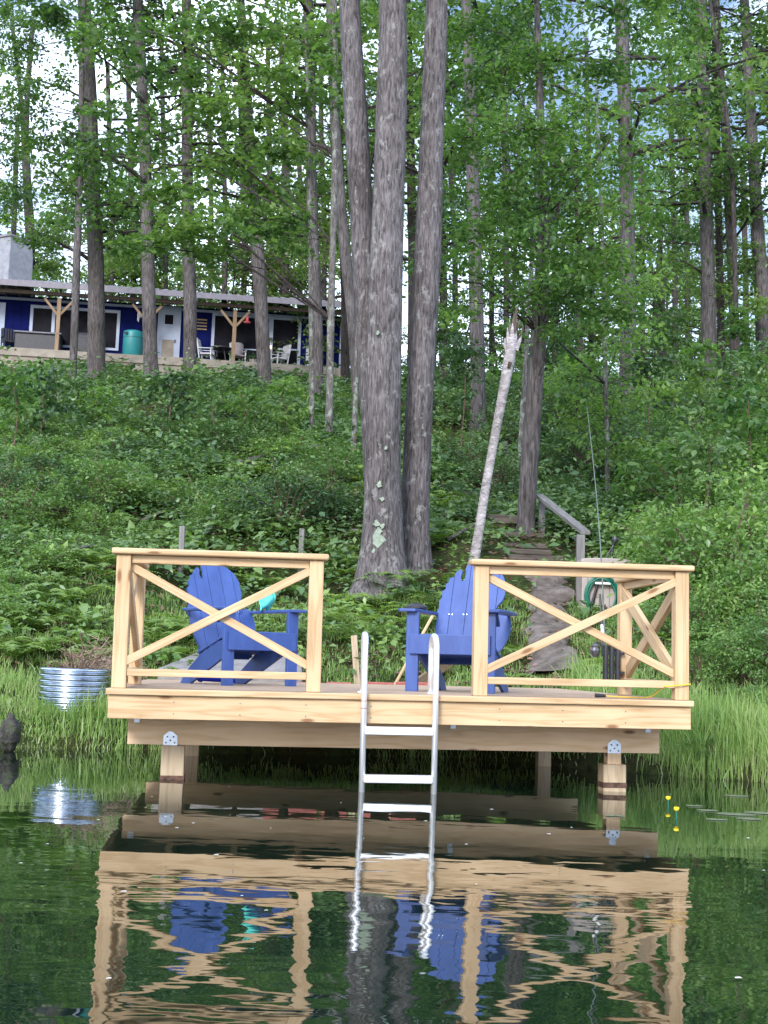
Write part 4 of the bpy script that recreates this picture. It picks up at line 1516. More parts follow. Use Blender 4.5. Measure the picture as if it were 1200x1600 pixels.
def crown_data(kind, seed):
    """high crown of a tall tree, its own frame: origin at the crown's base on the trunk"""
    key = (kind, seed)
    if key in CROWN_CACHE:
        return CROWN_CACHE[key]
    g = np.random.default_rng(seed + 100)
    nb_ = {'tall': 26, 'far': 22, 'low': 20}[kind]
    Hc = {'tall': 10.0, 'far': 11.0, 'low': 7.5}[kind]
    Rr = {'tall': 3.6, 'far': 3.8, 'low': 3.0}[kind]
    lsz = {'tall': .175, 'far': .25, 'low': .15}[kind]
    per = {'tall': 22, 'far': 15, 'low': 22}[kind]
    cs, rs = [], []
    br = MB()
    for i in range(nb_):
        f = (i + g.uniform(0, 1)) / nb_
        z0 = f * Hc
        az = g.uniform(0, 6.28)
        Lb = Rr * (1 - .62 * f ** 1.3) * g.uniform(.65, 1.15) * (.55 + .45 * min(1, f * 5 + .35))
        rise = g.uniform(.05, .55)
        pts = []
        for k in range(5):
            q_ = k / 4
            pts.append((Lb * q_ * math.cos(az) + g.normal(0, .1) * q_, Lb * q_ * math.sin(az) + g.normal(0, .1) * q_, z0 + Lb * rise * q_ * (1.1 - .4 * q_) + g.normal(0, .07) * q_))
        br.tube(pts, [.05 * (1 - .8 * k / 4) * (1.2 - f) + .008 for k in range(5)], 4, cap=False)
        for k in range(int(5 + Lb * 2.6)):
            q_ = g.uniform(.22, 1.0)
            i0 = min(3, int(q_ * 4))
            s = q_ * 4 - i0
            b0_ = np.array(pts[i0]) * (1 - s) + np.array(pts[i0 + 1]) * s
            a2 = az + g.normal(0, 1.0)
            l2 = g.uniform(.2, .85) * (1.2 - .5 * q_)
            c_ = b0_ + np.array([math.cos(a2) * l2, math.sin(a2) * l2, g.normal(.03, .22)])
            cs.append(c_)
            rs.append(g.uniform(.30, .62))
            if k % 3 == 0:
                br.tube([tuple(b0_), tuple(c_)], [.012, .005], 3, cap=False)
    pos, sz, di, up = spray_leaves(np.array(cs), np.array(rs), per, lsz, tilt=.6, flat=.2, seed=seed)
    v_, f_ = leaves(pos, sz, di, up)
    CROWN_CACHE[key] = (v_, f_, br)
    return CROWN_CACHE[key]


CROWN_MESH = {}


def add_crown(root, kind, seed, loc, rot, sc, mat):
    key = (kind, seed, mat.name)
    if key not in CROWN_MESH:
        v_, f_, br = crown_data(kind, seed)
        o = npmesh('crown', v_, f_, 3, mat)
        b2 = br.build('branches', M['bark_dark'])
        CROWN_MESH[key] = (o.data, b2.data)
        bpy.data.objects.remove(o)
        bpy.data.objects.remove(b2)
    md, mb2 = CROWN_MESH[key]
    for nm, dta in (('crown', md), ('branches', mb2)):
        o = bpy.data.objects.new(nm, dta)
        COL.objects.link(o)
        o.parent = root
        o.location = Vector(loc) - Vector(root['_off'])
        o.rotation_euler = (0, 0, rot)
        o.scale = (sc, sc, sc * R.uniform(.9, 1.1))


def clump_crown(root, clumps, Y, stem_pts, mat, leaf=.13, seed=0, tmpl=OVAL, tilt=.5, per=34, dens=1.0):
    """leafy limbs reaching from the stem: clumps (px, py, rx, ry in photo pixels, depth offset) give each limb's leaf mass at its real distance"""
    g = np.random.default_rng(seed + 500)
    cs, rs = [], []
    br = MB()
    for (px, py, rx, ry, dy) in clumps:
        c = P(px, py, Y + dy)
        sx, sz_ = rx * (Y + dy) / FPX, ry * (Y + dy) / FPX
        c = np.array(c)
        # limb from the nearest stem point lower down
        best = min(stem_pts, key=lambda s: (s - Vector(c)).length + max(0, s.z - c[2] + .2) * 3)
        b_ = np.array(best)
        md = (b_ + c) / 2 + np.array([0, 0, .12 * np.linalg.norm(c - b_)])
        rb_ = min(.024, .009 + .004 * np.linalg.norm(c - b_))
        br.tube([tuple(b_), tuple(md), tuple(c)], [rb_, rb_ * .65, rb_ * .3], 5, cap=False)
        ns = max(4, int(dens * 2.5 * rx * ry * 3.14 / (per * (leaf * FPX / (Y + dy)) ** 2 * .35)))
        for k in range(ns):
            v = g.normal(0, 1, 3)
            v /= np.linalg.norm(v)
            rr = g.uniform(0, 1) ** .45
            q_ = c + v * rr * np.array([sx, max(.6, (sx + sz_) * .45), sz_])
            cs.append(q_)
            rs.append(g.uniform(.28, .55) * min(1.3, .5 + Y / 40))
            if k % 2 == 0:
                t0 = c + (q_ - c) * .15 + g.normal(0, .05, 3)
                br.tube([tuple(t0), tuple((t0 + q_) / 2 + np.array([0, 0, .05])), tuple(q_)], [.011, .008, .004], 3, cap=False)
    pos, sz, di, up = spray_leaves(np.array(cs), np.array(rs), per, leaf, tilt=tilt, flat=.16, seed=seed)
    v_, f_ = leaves(pos, sz, di, up, tmpl)
    npmesh('crown', v_, f_, 3, mat, root, off=root['_off'])
    br.build('branches', M['bark_dark'], root)


def tree(name, label, Y, px_pts, wpx, mat, top=22, crown=None, clumps=None, leafmat_=None, leaf=.13, seed=0, group=None, dens=1.0, tmpl=OVAL, tilt=.5, forks=None, cat='tree', crown_at=None, n=14):
    """px_pts from base up: photograph pixels at distance Y; wpx: trunk widths in photo pixels"""
    pts = [P(x, y, Y) for x, y in px_pts]
    b_ = pts[0]
    gz_ = float(hgt(b_.x, b_.y))
    base = Vector((b_.x, b_.y, gz_))
    pts[0] = Vector((b_.x, b_.y, min(b_.z, gz_) - .15))
    wd = [w_ * Y / FPX for w_ in wpx]
    n0 = len(pts)
    if top:
        pts = ext_up(pts, top)
    while len(wd) < len(pts):
        wd.append(wd[-1] * .86)
    root = thing(name, label, cat, tuple(base), group)
    mb = MB()
    trunk_mesh(mb, pts, wd, n=n, seed=seed)
    for fk in forks or ():
        fp = [P(x, y, Y + dy) for x, y, dy in fk[0]]
        trunk_mesh(mb, fp, [w_ * Y / FPX for w_ in fk[1]], n=8, flare=False, seed=seed + 1)
    mb.build('trunk', mat, root, smooth=True)
    if crown:
        z = crown_at if crown_at is not None else top - 10
        q_ = min(pts, key=lambda p: abs(p.z - z))
        add_crown(root, crown[0], crown[1], (q_.x, q_.y, q_.z), R.uniform(0, 6.28), crown[2], leafmat_ or M['leaf'])
    if clumps:
        clump_crown(root, clumps, Y, [p for p in pts if p.z > base.z + .8], leafmat_ or M['leaf'], leaf, seed, tmpl, dens=dens, tilt=tilt)
    return root, pts


# the big three-stemmed tree by the shore: two trunks sharing one foot, and the one beside it
bo = M['bark_oak']
OY = ground(597, 920).y
root, pts_ = tree('oak_tree', 'massive grey tree with two trunks on one foot, rising behind the gap between the railings', OY,
     [(597, 922), (597, 860), (598, 760), (599, 600), (603, 450), (608, 300), (613, 120), (613, -20)], [78, 66, 56, 54, 52, 50, 47, 45], bo, top=19,
     crown=('tall', 1, 1.0), crown_at=12.5, seed=1, n=28,
     forks=[([(590, 900, .25), (586, 760, .32), (577, 600, .35), (568, 420, .35), (560, 250, .35), (549, 60, .3), (545, -60, .3), (540, -400, .2)], [36, 34, 34, 38, 40, 38, 35, 33])])
mb = MB()
g_ = np.random.default_rng(3)
for (px, py, r_) in ((590, 843, 9), (591, 830, 5), (588, 818, 5), (597, 822, 3.5), (592, 757, 4), (597, 780, 3), (584, 861, 3), (603, 700, 2.5), (590, 520, 3)):
    c_ = P(px, py, OY)
    c_.y -= .0
    rad = .26 if py > 700 else .23
    # sits on the bark's near side
    xo = (c_.x - P(597, py, OY).x)
    yy = OY - math.sqrt(max(.01, (.235 if py < 790 else .25) ** 2 - xo * xo)) - .02
    rr = r_ * OY / FPX
    pol = [(rr * (1 + .25 * g_.normal()) * math.cos(t_2), rr * 1.15 * (1 + .2 * g_.normal()) * math.sin(t_2)) for t_2 in np.linspace(0, 6.28, 14)[:-1]]
    q_ = P(px, py, yy)
    MB().prism(pol, lambda a, b_, d: (q_.x + a, q_.y + .25 * a * a / .25 + d - .012, q_.z + b_), .05).build('lichen_patch', M['lichen'], root)
tree('oak_tree', 'thick grey lichened trunk just right of the massive twin trunk', OY + .6,
     [(650, 905), (649, 830), (652, 700), (660, 540), (668, 400), (673, 250), (680, 80), (683, -30)], [50, 44, 42, 42, 43, 41, 38, 36], bo, top=19.5,
     crown=('tall', 2, 1.0), crown_at=13, seed=3, n=24)

# understory trees with leafy limbs
lf, lf2, lfd = M['leaf'], M['leaf2'], M['leafdark']
tree('maple_tree', 'slim grey lichen-spotted trunk left of the big tree, its leaves hanging before the house', 28.5,
     [(514, 717), (515, 620), (517, 500), (520, 380), (523, 250), (524, 100), (522, -30)], [13, 12, 12, 11, 10, 9, 8], M['bark_lichen'], top=12.5,
     clumps=[(420, 345, 85, 28, 0), (330, 350, 70, 26, -1.5), (250, 350, 60, 26, -2), (190, 380, 40, 18, -2), (300, 395, 90, 16, -1), (430, 300, 60, 24, .5), (365, 250, 55, 26, -.5),
             (450, 230, 60, 24, 0), (500, 160, 50, 24, 0), (420, 120, 60, 26, -.5), (330, 160, 60, 26, -1), (490, 60, 60, 26, .3), (380, 40, 70, 30, 0), (560, 20, 50, 22, 0), (460, 380, 40, 16, .2)],
     leafmat_=lf, leaf=.135, seed=11, tmpl=MAPLE, dens=1.2)
tree('maple_tree', 'thinnest grey stem standing left of the lichen-spotted one', 28.8,
     [(487, 720), (487, 600), (486, 480), (484, 350), (482, 200), (478, 40)], [8, 8, 8, 7, 6, 5], M['bark_lichen'], top=11.5,
     clumps=[(300, 300, 60, 26, -1.5), (210, 300, 55, 26, -2), (150, 250, 50, 28, -2), (240, 210, 60, 28, -1.5), (160, 160, 50, 26, -2), (270, 110, 60, 28, -1), (180, 60, 60, 30, -1.5), (100, 330, 40, 26, -1.5),
             (300, 30, 60, 28, -1), (90, 20, 60, 28, -1), (20, 15, 50, 24, -1)],
     leafmat_=lf, leaf=.135, seed=12, tmpl=MAPLE, dens=.85)
tree('maple_tree', 'dark leaning stem rising just left of the big tree', 27.5, [(553, 742), (554, 660), (557, 580), (560, 480), (560, 380)], [10, 9, 8, 7, 6], M['bark_lichen'], top=10, seed=13,
     clumps=[(625, 70, 40, 22, -1), (690, 60, 26, 22, -6), (640, 20, 40, 18, -6), (560, 110, 30, 16, -7), (530, 85, 40, 20, -7)], leafmat_=lf, leaf=.13)

# leaning birch snag with a broken top
BY = ground(735, 888).y
root, pts_ = tree('birch_tree', 'pale leaning birch trunk with a splintered top behind the right chair', BY,
     [(733, 895), (742, 873), (756, 780), (770, 700), (784, 625), (796, 560), (800, 530)], [17, 15, 15, 15, 16, 19, 17], M['birch'], top=None, seed=21)
mb = MB()
for (a, b_, wd_) in (((800, 536), (808, 478), 10), ((795, 538), (797, 505), 8), ((804, 538), (812, 500), 7), ((799, 540), (803, 488), 5), ((806, 534), (818, 508), 4)):
    p0, p1 = P(*a, BY), P(*b_, BY + R.uniform(-.05, .05))
    mb.tube([p0, p0.lerp(p1, .5) + Vector((R.uniform(-.02, .02), 0, 0)), p1], [wd_ * .0044, wd_ * .0036, .006], 6, jit=.3)
mb.build('splintered_top', M['brokenwood'], root)
mb = MB()
for (a, b_, wd_) in (((796, 548), (793, 512), 9), ((803, 546), (806, 486), 9), ((799, 550), (801, 505), 11), ((806, 548), (815, 520), 7), ((793, 552), (789, 528), 6)):
    p0, p1 = P(*a, BY - .02), P(*b_, BY + R.uniform(-.06, .04))
    mb.tube([p0, p0.lerp(p1, .55) + Vector((R.uniform(-.015, .015), 0, 0)), p1], [wd_ * .0044, wd_ * .0034, .005], 6, jit=.35)
mb.build('bark_shard', M['birch'], root)
mb = MB().tube([P(795, 575, BY - .08), P(797, 566, BY - .08)], [.022, .03], 8, jit=.3)
mb.build('knot_hole', M['brokenwood'], root)

M['leafbright'] = leafmat('fresh_leaves', [(.042, .112, .034), (.092, .195, .050), (.155, .28, .07), (.22, .35, .09)], .5)
tree('maple_tree', 'straight brown-grey trunk right of the leaning birch, its leafy limbs filling the sky above', 20.2,
     [(818, 880), (822, 800), (829, 700), (836, 600), (842, 520), (847, 420), (850, 340), (846, 220), (842, 100), (838, -30)], [28, 27, 27, 26, 26, 22, 18, 14, 11, 9], M['bark_pine'], top=12, seed=22,
     clumps=[(800, 300, 80, 40, -.8), (880, 260, 80, 40, -1), (740, 220, 60, 36, -.5), (830, 200, 80, 40, -1), (900, 180, 60, 36, -.6), (780, 120, 70, 40, 0), (860, 90, 80, 40, 0), (940, 110, 60, 36, .5),
             (760, 360, 60, 30, -.8), (850, 380, 70, 34, -1.2), (920, 330, 60, 34, -1), (980, 250, 60, 34, -.5), (960, 400, 60, 36, -1), (840, 450, 70, 30, -1.2), (760, 430, 60, 26, -.6), (730, 40, 60, 30, .5), (820, 20, 80, 30, .5),
             (930, 470, 60, 34, -1), (960, 20, 60, 30, .5), (690, 410, 45, 24, -1), (650, 430, 24, 12, -1.8), (880, 520, 40, 24, -.8), (1010, 330, 40, 26, -1), (710, 300, 30, 20, 0), (1040, 100, 40, 26, .6), (880, 440, 60, 30, -1), (720, 470, 40, 24, -.5), (900, 410, 60, 30, -.5), (970, 480, 50, 28, -.8), (820, 330, 60, 30, .5), (690, 180, 30, 30, 0)],
     leafmat_=M['leafbright'], leaf=.10, dens=1.5,
     forks=[([(848, 400, 0), (862, 350, -.2), (885, 305, -.3), (920, 260, -.4), (955, 218, -.4)], [12, 10, 8, 6, 4]),
            ([(848, 430, 0), (835, 380, .2), (815, 330, .2), (795, 260, .2), (790, 150, .1)], [10, 8, 7, 5, 3])])
tree('maple_tree', 'slender pale sapling between the right trunk and the fishing rod', 24.5, [(950, 800), (949, 700), (946, 600), (944, 480), (942, 380), (936, 240), (930, 100)], [9, 8, 8, 7, 6, 5, 4], M['bark_lichen'], top=10, seed=23,
     clumps=[(920, 560, 50, 34, 0), (980, 520, 50, 30, .5), (960, 620, 60, 28, 0), (900, 650, 50, 24, 0), (880, 590, 36, 24, 0), (1000, 690, 60, 26, -.5), (930, 700, 50, 20, -.3), (1020, 600, 40, 26, .5), (1000, 440, 40, 30, .5), (700, 480, 24, 20, -3)],
     leafmat_=M['leafbright'], leaf=.11, dens=1.1)
tree('maple_tree', 'thin pale stem half hidden behind the straight brown-grey trunk', 27, [(812, 745), (815, 690), (817, 640), (822, 560), (826, 480)], [11, 10, 9, 8, 7], M['bark_lichen'], top=10, seed=24,
     clumps=[(690, 350, 26, 40, 0), (720, 540, 30, 26, 0), (880, 480, 50, 30, 0), (790, 60, 60, 40, 1)], leafmat_=lfd, leaf=.13)
tree('maple_tree', 'short thin stump-like stem between the birch and the brown-grey trunk', 28, [(787, 760), (788, 720), (790, 690)], [9, 8, 6], M['bark_lichen'], top=None, seed=25)

bp, bd = M['bark_pine'], M['bark_dark']
SIDE = [
    # label, Y, pts, widths, mat, crown seed
    ('widest grey trunk in front of the porch, between the first post and the tank', 45, [(152, 572), (150, 420), (145, 300), (140, 150), (131, 0)], [30, 27, 25, 23, 20], bp, 3),
    ('thin grey trunk in front of the first porch post', 41.5, [(114, 592), (117, 500), (120, 400), (124, 300), (127, 180)], [12, 12, 12, 11, 10], bp, None),
    ('grey trunk standing before the teal tank and the door', 41.5, [(237, 600), (233, 480), (231, 400), (225, 200), (216, 30)], [25, 23, 22, 19, 17], bp, 4),
    ('grey trunk in front of the house wall right of the white door', 42, [(297, 595), (297, 500), (295, 400), (293, 250), (291, 0)], [23, 22, 21, 18, 16], bp, 5),
    ('leaning grey trunk before the right window of the house', 43, [(417, 590), (409, 500), (403, 400), (393, 280), (380, 60)], [22, 22, 21, 18, 15], bp, 3),
    ('grey trunk passing the right end of the porch roof', 40, [(496, 606), (495, 520), (491, 420), (487, 300), (485, 150), (481, 0)], [20, 20, 19, 18, 17, 16], bp, 4),
    ('dark trunk at the right corner of the house', 50, [(540, 590), (540, 500), (537, 400), (531, 250), (523, 60)], [15, 15, 14, 13, 12], bd, 5),
    ('grey trunk close behind the left side of the big twin trunk', 38, [(560, 640), (552, 520), (538, 380), (527, 250), (518, 60)], [18, 18, 18, 17, 15], bp, 3),
    ('dark trunk seen in the slot between the two thick trunks', 46, [(645, 600), (645, 450), (643, 300), (640, 160), (636, 0)], [16, 16, 15, 14, 12], bd, 4),
    ('dark trunk close behind the right thick trunk', 45, [(692, 610), (693, 480), (690, 350), (686, 200), (680, 60)], [14, 14, 13, 12, 10], bd, 5),
    ('lean dark stem right of the thick trunks against the bright sky', 55, [(712, 560), (711, 400), (706, 300), (700, 160)], [9, 9, 8, 7], bd, None),
    ('grey trunk midway between the thick trunks and the leaning birch', 32.5, [(747, 684), (746, 560), (743, 420), (739, 280), (733, 100), (728, 0)], [25, 24, 22, 20, 18, 17], bp, 4),
    ('tall grey trunk with dark woodpecker holes above the shrubs on the right', 35, [(978, 668), (981, 560), (981, 430), (979, 260), (975, 120), (970, 0)], [27, 26, 26, 24, 22, 21], bp, 5),
    ('forked dark trunk beyond the crest between the two right-hand trunks', 66, [(1031, 566), (1030, 500), (1029, 440)], [22, 20, 18], bd, None),
    ('tall thick trunk on the crest, first of the right-hand row', 46, [(1109, 602), (1107, 480), (1104, 350), (1100, 200), (1096, 0)], [25, 24, 22, 20, 18], bp, 3),
    ('dark slim trunk touching the first trunk of the right-hand row', 48, [(1129, 604), (1126, 480), (1123, 350), (1119, 150)], [14, 13, 12, 10], bd, None),
    ('slim trunk in the middle of the right-hand row on the crest', 47, [(1152, 602), (1147, 500), (1140, 350), (1131, 180), (1122, 40)], [17, 16, 14, 12, 11], bp, 4),
    ('trunk at the right edge of the photo, upper end leaning left', 46, [(1203, 585), (1194, 480), (1184, 350), (1173, 180), (1163, 0)], [22, 21, 19, 17, 15], bp, 5),
    ('dark trunk beside the one at the right edge', 52, [(1190, 560), (1184, 460), (1178, 360), (1172, 200)], [12, 12, 11, 9], bd, None),
    ('slanting thin stem crossing high on the right', 44, [(1150, 590), (1148, 400), (1140, 220), (1118, 60)], [8, 8, 7, 6], bd, None),
]
SCL = {1: [(30, 70, 50, 34, 2), (45, 150, 50, 32, 0), (70, 215, 50, 28, 0), (20, 290, 40, 30, 1), (95, 120, 40, 28, 0), (5, 205, 40, 30, 2), (100, 290, 40, 26, 0), (70, 25, 60, 28, 1), (150, 230, 40, 26, 0), (70, 370, 40, 22, 2), (8, 90, 44, 40, 6), (14, 170, 44, 36, 8), (30, 240, 44, 30, 8), (10, 20, 50, 30, 6), (25, 320, 40, 30, 10)],
       15: [(1060, 200, 50, 30, 0), (1080, 300, 50, 30, 1), (1150, 260, 50, 30, 0), (1180, 400, 50, 30, -2), (1160, 330, 50, 26, -1), (1070, 420, 50, 30, 1), (1180, 60, 50, 30, 0), (1050, 60, 50, 30, 1), (1130, 440, 40, 26, -2), (1180, 480, 40, 24, -3)]}
for i, (lab, Y, pp, ww, mt, cs_) in enumerate(SIDE):
    forks = None
    if 'forked dark' in lab:
        forks = [([(1029, 470, 0), (1040, 430, .2), (1050, 390, .3)], [10, 8, 5]), ([(1029, 450, 0), (1018, 420, .2), (1012, 385, .3)], [9, 7, 4]), ([(1029, 440, 0), (1031, 400, 0), (1034, 350, .3)], [11, 9, 5])]
    tree('hardwood_tree', lab, Y, pp, ww, mt, top=26 if not forks else None, crown=('tall', cs_, 1.15) if cs_ else None, crown_at=(16.5 if i % 2 else 14.5), seed=30 + i, group='tall trees on the slope', clumps=SCL.get(i), leafmat_=lf, leaf=.15, forks=forks, n=12)
# woodpecker holes on the right-hand trunk
wp = bpy.data.objects['hardwood_tree.012'] if 'hardwood_tree.012' in bpy.data.objects else None
if wp:
    for (px, py, r_) in ((976, 592, 3.2), (975, 605, 3.6), (974, 618, 3.0), (977, 632, 2.6), (976, 574, 2.2)):
        q_ = P(px, py, 34.78)
        mb = MB().lathe([(0, -.02), (r_ * .0155, -.02), (r_ * .0155, .04)], (q_.x, q_.y, q_.z), 10, (0, -1, 0))
        mb.build('bark_hole', M['rock'], wp)

# trees behind the house and beyond the crest
FAR = [
    ('dark forked tree above the chimney', 74, [(48, 470), (47, 400), (43, 300), (38, 200)], [16, 16, 15, 13], [([(40, 230, 0), (30, 130, .2), (18, 30, .3)], [10, 8, 6]), ([(40, 230, 0), (44, 130, .2), (52, 30, .3)], [10, 9, 7])]),
    ('dark thin trunk just behind the chimney', 72, [(19, 440), (21, 370), (24, 280), (28, 180)], [9, 9, 8, 7], None),
    ('dark slim trunk above the roof left of the tank', 70, [(214, 470), (209, 380), (204, 260), (200, 100)], [10, 10, 9, 8], None),
    ('dark slim trunk above the roof before the bright gap', 68, [(384, 480), (382, 380), (378, 250), (374, 100)], [10, 10, 9, 8], None),
    ('slim trunk above the roof, second behind the right window', 70, [(425, 480), (424, 380), (421, 250), (418, 60)], [10, 10, 9, 8], None),
    ('dark trunk above the roof left of the porch end', 66, [(447, 480), (447, 350), (445, 220), (441, 60)], [14, 14, 13, 11], None),
    ('slim trunk rising beyond the roof near its right end', 72, [(473, 480), (470, 350), (466, 220), (462, 60)], [9, 9, 8, 7], None),
    ('slim trunk beyond the crest right of the thick trunks', 64, [(770, 560), (768, 400), (765, 250)], [9, 9, 8], None),
    ('trunk beyond the crest behind the leafy middle tree', 62, [(905, 600), (905, 450), (902, 300)], [12, 12, 10], None),
    ('slim trunk beyond the crest left of the forked one', 70, [(1006, 560), (1004, 420), (1000, 250)], [8, 8, 7], None),
    ('slim trunk beyond the crest left of the right-hand row', 72, [(1076, 570), (1074, 420), (1070, 200)], [9, 9, 8], None),
    ('slim trunk standing between the two widest trunks left of the tank', 66, [(178, 470), (176, 380), (172, 250), (168, 100)], [8, 8, 8, 7], None),
    ('slim trunk above the roof left of the trunk before the white door', 69, [(262, 470), (259, 380), (256, 250), (252, 60)], [9, 9, 8, 7], None),
    ('slim trunk above the roof, first right of the door', 73, [(332, 475), (330, 380), (328, 250), (325, 60)], [8, 8, 8, 7], None),
    ('slim dark trunk above the roof, second right of the door', 65, [(354, 475), (352, 380), (350, 250), (347, 60)], [9, 9, 8, 7], None),
    ('slim far trunk right of the trunk passing the porch end', 63, [(508, 500), (507, 380), (503, 250), (500, 60)], [9, 9, 8, 7], None),
    ('slim far trunk behind the splintered birch top', 60, [(793, 560), (791, 400), (788, 250), (784, 60)], [10, 9, 8, 7], None),
    ('slim far trunk just right of the straight brown-grey trunk', 64, [(868, 560), (867, 400), (864, 250), (860, 60)], [10, 9, 8, 7], None),
    ('slim far trunk left of the pale sapling', 66, [(925, 560), (924, 400), (920, 250), (916, 60)], [9, 9, 8, 7], None),
    ('slim far trunk right of the forked dark trunk', 60, [(1056, 570), (1054, 400), (1050, 250), (1046, 60)], [9, 9, 8, 7], None),
    ('far trunk showing between the slim trunks of the right-hand row', 70, [(1168, 570), (1165, 430), (1160, 250)], [10, 9, 8], None),
]
for i, (lab, Y, pp, ww, fk) in enumerate(FAR):
    tree('background_tree', lab, Y, pp, ww, bd, top=24, crown=('far', 1 + i % 3, 1.0), crown_at=(15.5, 17, 16.2)[i % 3], seed=70 + i, group='trees behind the house and crest', forks=fk, leafmat_=(lf2, lf, lf2)[i % 3], n=9)

# leafy undergrowth trees behind the crest (low crowns), copies of one another
fill = [(-24, 70), (-19.5, 76), (-15, 68), (-11, 74), (-7.5, 66), (-4, 72), (-1.2, 80), (6, 64), (8.5, 70), (12, 61), (15.5, 68), (19, 62), (22.5, 72), (26, 66), (17, 78), (10, 82), (-27, 64), (-13, 84), (-2, 62)]
fill += [(1.9, 61), (3.4, 62), (4.8, 61.5), (2.6, 67), (6.0, 60.5)]
for i, (x, y) in enumerate(fill):
    lowf = i >= len(fill) - 5
    b_ = onground(x, y)
    root = thing('young_tree', 'leafy young tree filling the background behind the taller trunks', 'tree', tuple(b_), 'leafy young trees of the background')
    mb = MB()
    hh_ = 4.0 if lowf else R.uniform(7, 10)
    trunk_mesh(mb, [b_ - Vector((0, 0, .3)), b_ + Vector((R.uniform(-.3, .3), 0, hh_ * .5)), b_ + Vector((R.uniform(-.5, .5), 0, hh_))], [.16, .12, .05], n=7, seed=i)
    mb.build('trunk', bd, root, smooth=True)
    add_crown(root, 'low', 6 + i % 3, tuple(b_ + Vector((0, 0, .3 if lowf else 1.2))), R.uniform(0, 6.28), .6 if lowf else R.uniform(1.0, 1.35), (lf2, lf, lf2, lf)[i % 4])

g_ = np.random.default_rng(77)
for i in range(15):
    x, y = -30 + 60 * (i + g_.uniform(0, 1)) / 15, g_.uniform(68, 96)
    if -2.5 < x * 70 / y < 5.5 or i % 3 == 1:
        continue
    b_ = onground(x, y)
    root = thing('young_tree', 'leafy tree filling the bright background high behind the trunks', 'tree', tuple(b_), 'leafy tall trees of the background')
    mb = MB()
    trunk_mesh(mb, [b_ - Vector((0, 0, .3)), b_ + Vector((0, 0, 7)), b_ + Vector((R.uniform(-.5, .5), 0, 18))], [.30, .24, .12], n=7, seed=i)
    mb.build('trunk', bd, root, smooth=True)
    add_crown(root, 'far', 1 + i % 3, tuple(b_ + Vector((0, 0, g_.uniform(6, 10)))), R.uniform(0, 6.28), R.uniform(1.0, 1.3), (lf2, lf, lf2, lf)[i % 4])

# ------------------------------------------------------------------ undergrowth, shrubs, ferns, grass
def frustum_x(g, y, n, margin=2.0):
    return g.uniform(-1, 1, n) * (.30 * y + margin)


def keep_off(x, y, pad=0.0):
    """True where plants may grow (off the path, off the house, off the big trunks)"""
    ok = path_dist(x, y) > (.27 + pad)
    ok &= ~((y > 57.5) & (x < 0))
    ok &= ~((np.abs(x - (hx0.x + hx1.x) / 2) < .5) & (np.abs(y - 16.4) < .45))
    return ok


def plants(g, x, y, h, rad, leaf, per):
    """low leafy plants: a dome of leaves over each stem"""
    n = len(x)
    z = hgt(x, y)
    ang = g.uniform(0, 2 * np.pi, (n, per))
    rr = np.sqrt(g.uniform(0, 1, (n, per))) * rad[:, None]
    lx, ly = rr * np.cos(ang), rr * np.sin(ang)
    lz = h[:, None] * (1 - .55 * (rr / rad[:, None]) ** 2) * g.uniform(.35, 1.0, (n, per)) ** .6
    pos = np.stack([x[:, None] + lx, y[:, None] + ly, z[:, None] + lz], -1).reshape(-1, 3)
    N_ = n * per
    sz = np.repeat(leaf, per) * g.uniform(.6, 1.3, N_)
    dirs = np.stack([lx.ravel() + g.normal(0, .15, N_), ly.ravel() + g.normal(0, .15, N_), g.normal(-.03, .08, N_)], 1)
    ups = norm(np.stack([g.normal(0, .45, N_), g.normal(-.25, .45, N_), np.ones(N_)], 1))
    return pos, sz, dirs, ups


g_ = np.random.default_rng(42)
n = 26000
yy = 13.6 * (64 / 13.6) ** (g_.uniform(0, 1, n) ** .9)
xx = frustum_x(g_, yy, n)
clus = np.sin(xx * 1.1 + yy * .5) + np.sin(xx * .47 - yy * .9 + 1) + np.sin(xx * 2.3 + yy * 1.9) * .6
ok = keep_off(xx, yy, .0) & (g_.uniform(-2.2, 2.2, n) < clus + .55) & ~((yy < 21) & (g_.uniform(0, 1, n) < .97 - .07 * (yy - 13.5) - .18 * np.clip(-xx - 2.5, 0, 2)))
xx, yy, clus = xx[ok], yy[ok], clus[ok]
n = len(xx)
far_ = np.clip((yy - 14) / 40, 0, 1)
hh = np.where((yy > 40) & (xx < 0), .5, 1.0) * (.16 + .22 * g_.uniform(0, 1, n) + .26 * np.clip(clus, 0, 2)) * (.75 + .9 * far_)
rad = (.16 + .20 * g_.uniform(0, 1, n)) * (1 + 1.3 * far_)
lfz = (.070 + .115 * far_) * np.where(g_.uniform(0, 1, n) < .22, 1.75, 1.0) * g_.uniform(.8, 1.15, n)
hh = hh * np.where(g_.uniform(0, 1, n) < .10, 1.9, 1.0)
pos, sz, di, up = plants(g_, xx, yy, hh, rad, lfz, 13)
v_, f_ = leaves(pos, sz, di, up)
tag(npmesh('undergrowth', v_, f_, 3, M['under']), 'low leafy green undergrowth covering the wooded slope', 'undergrowth', kind='stuff')

# scattered lighter seedlings
n = 1500
yy = 13.4 * (40 / 13.4) ** g_.uniform(0, 1, n)
xx = frustum_x(g_, yy, n)
ok = keep_off(xx, yy) & (np.sin(xx * 1.9 + yy) + np.sin(yy * 1.3 - xx) > .1)
xx, yy = xx[ok], yy[ok]
n = len(xx)
pos, sz, di, up = plants(g_, xx, yy, g_.uniform(.25, .6, n), g_.uniform(.12, .25, n), .09 + .04 * np.clip((yy - 14) / 25, 0, 1), 12)
v_, f_ = leaves(pos, sz, di, up)
tag(npmesh('seedlings', v_, f_, 3, M['bush']), 'lighter green seedlings dotted over the lower slope', 'seedlings', kind='stuff')


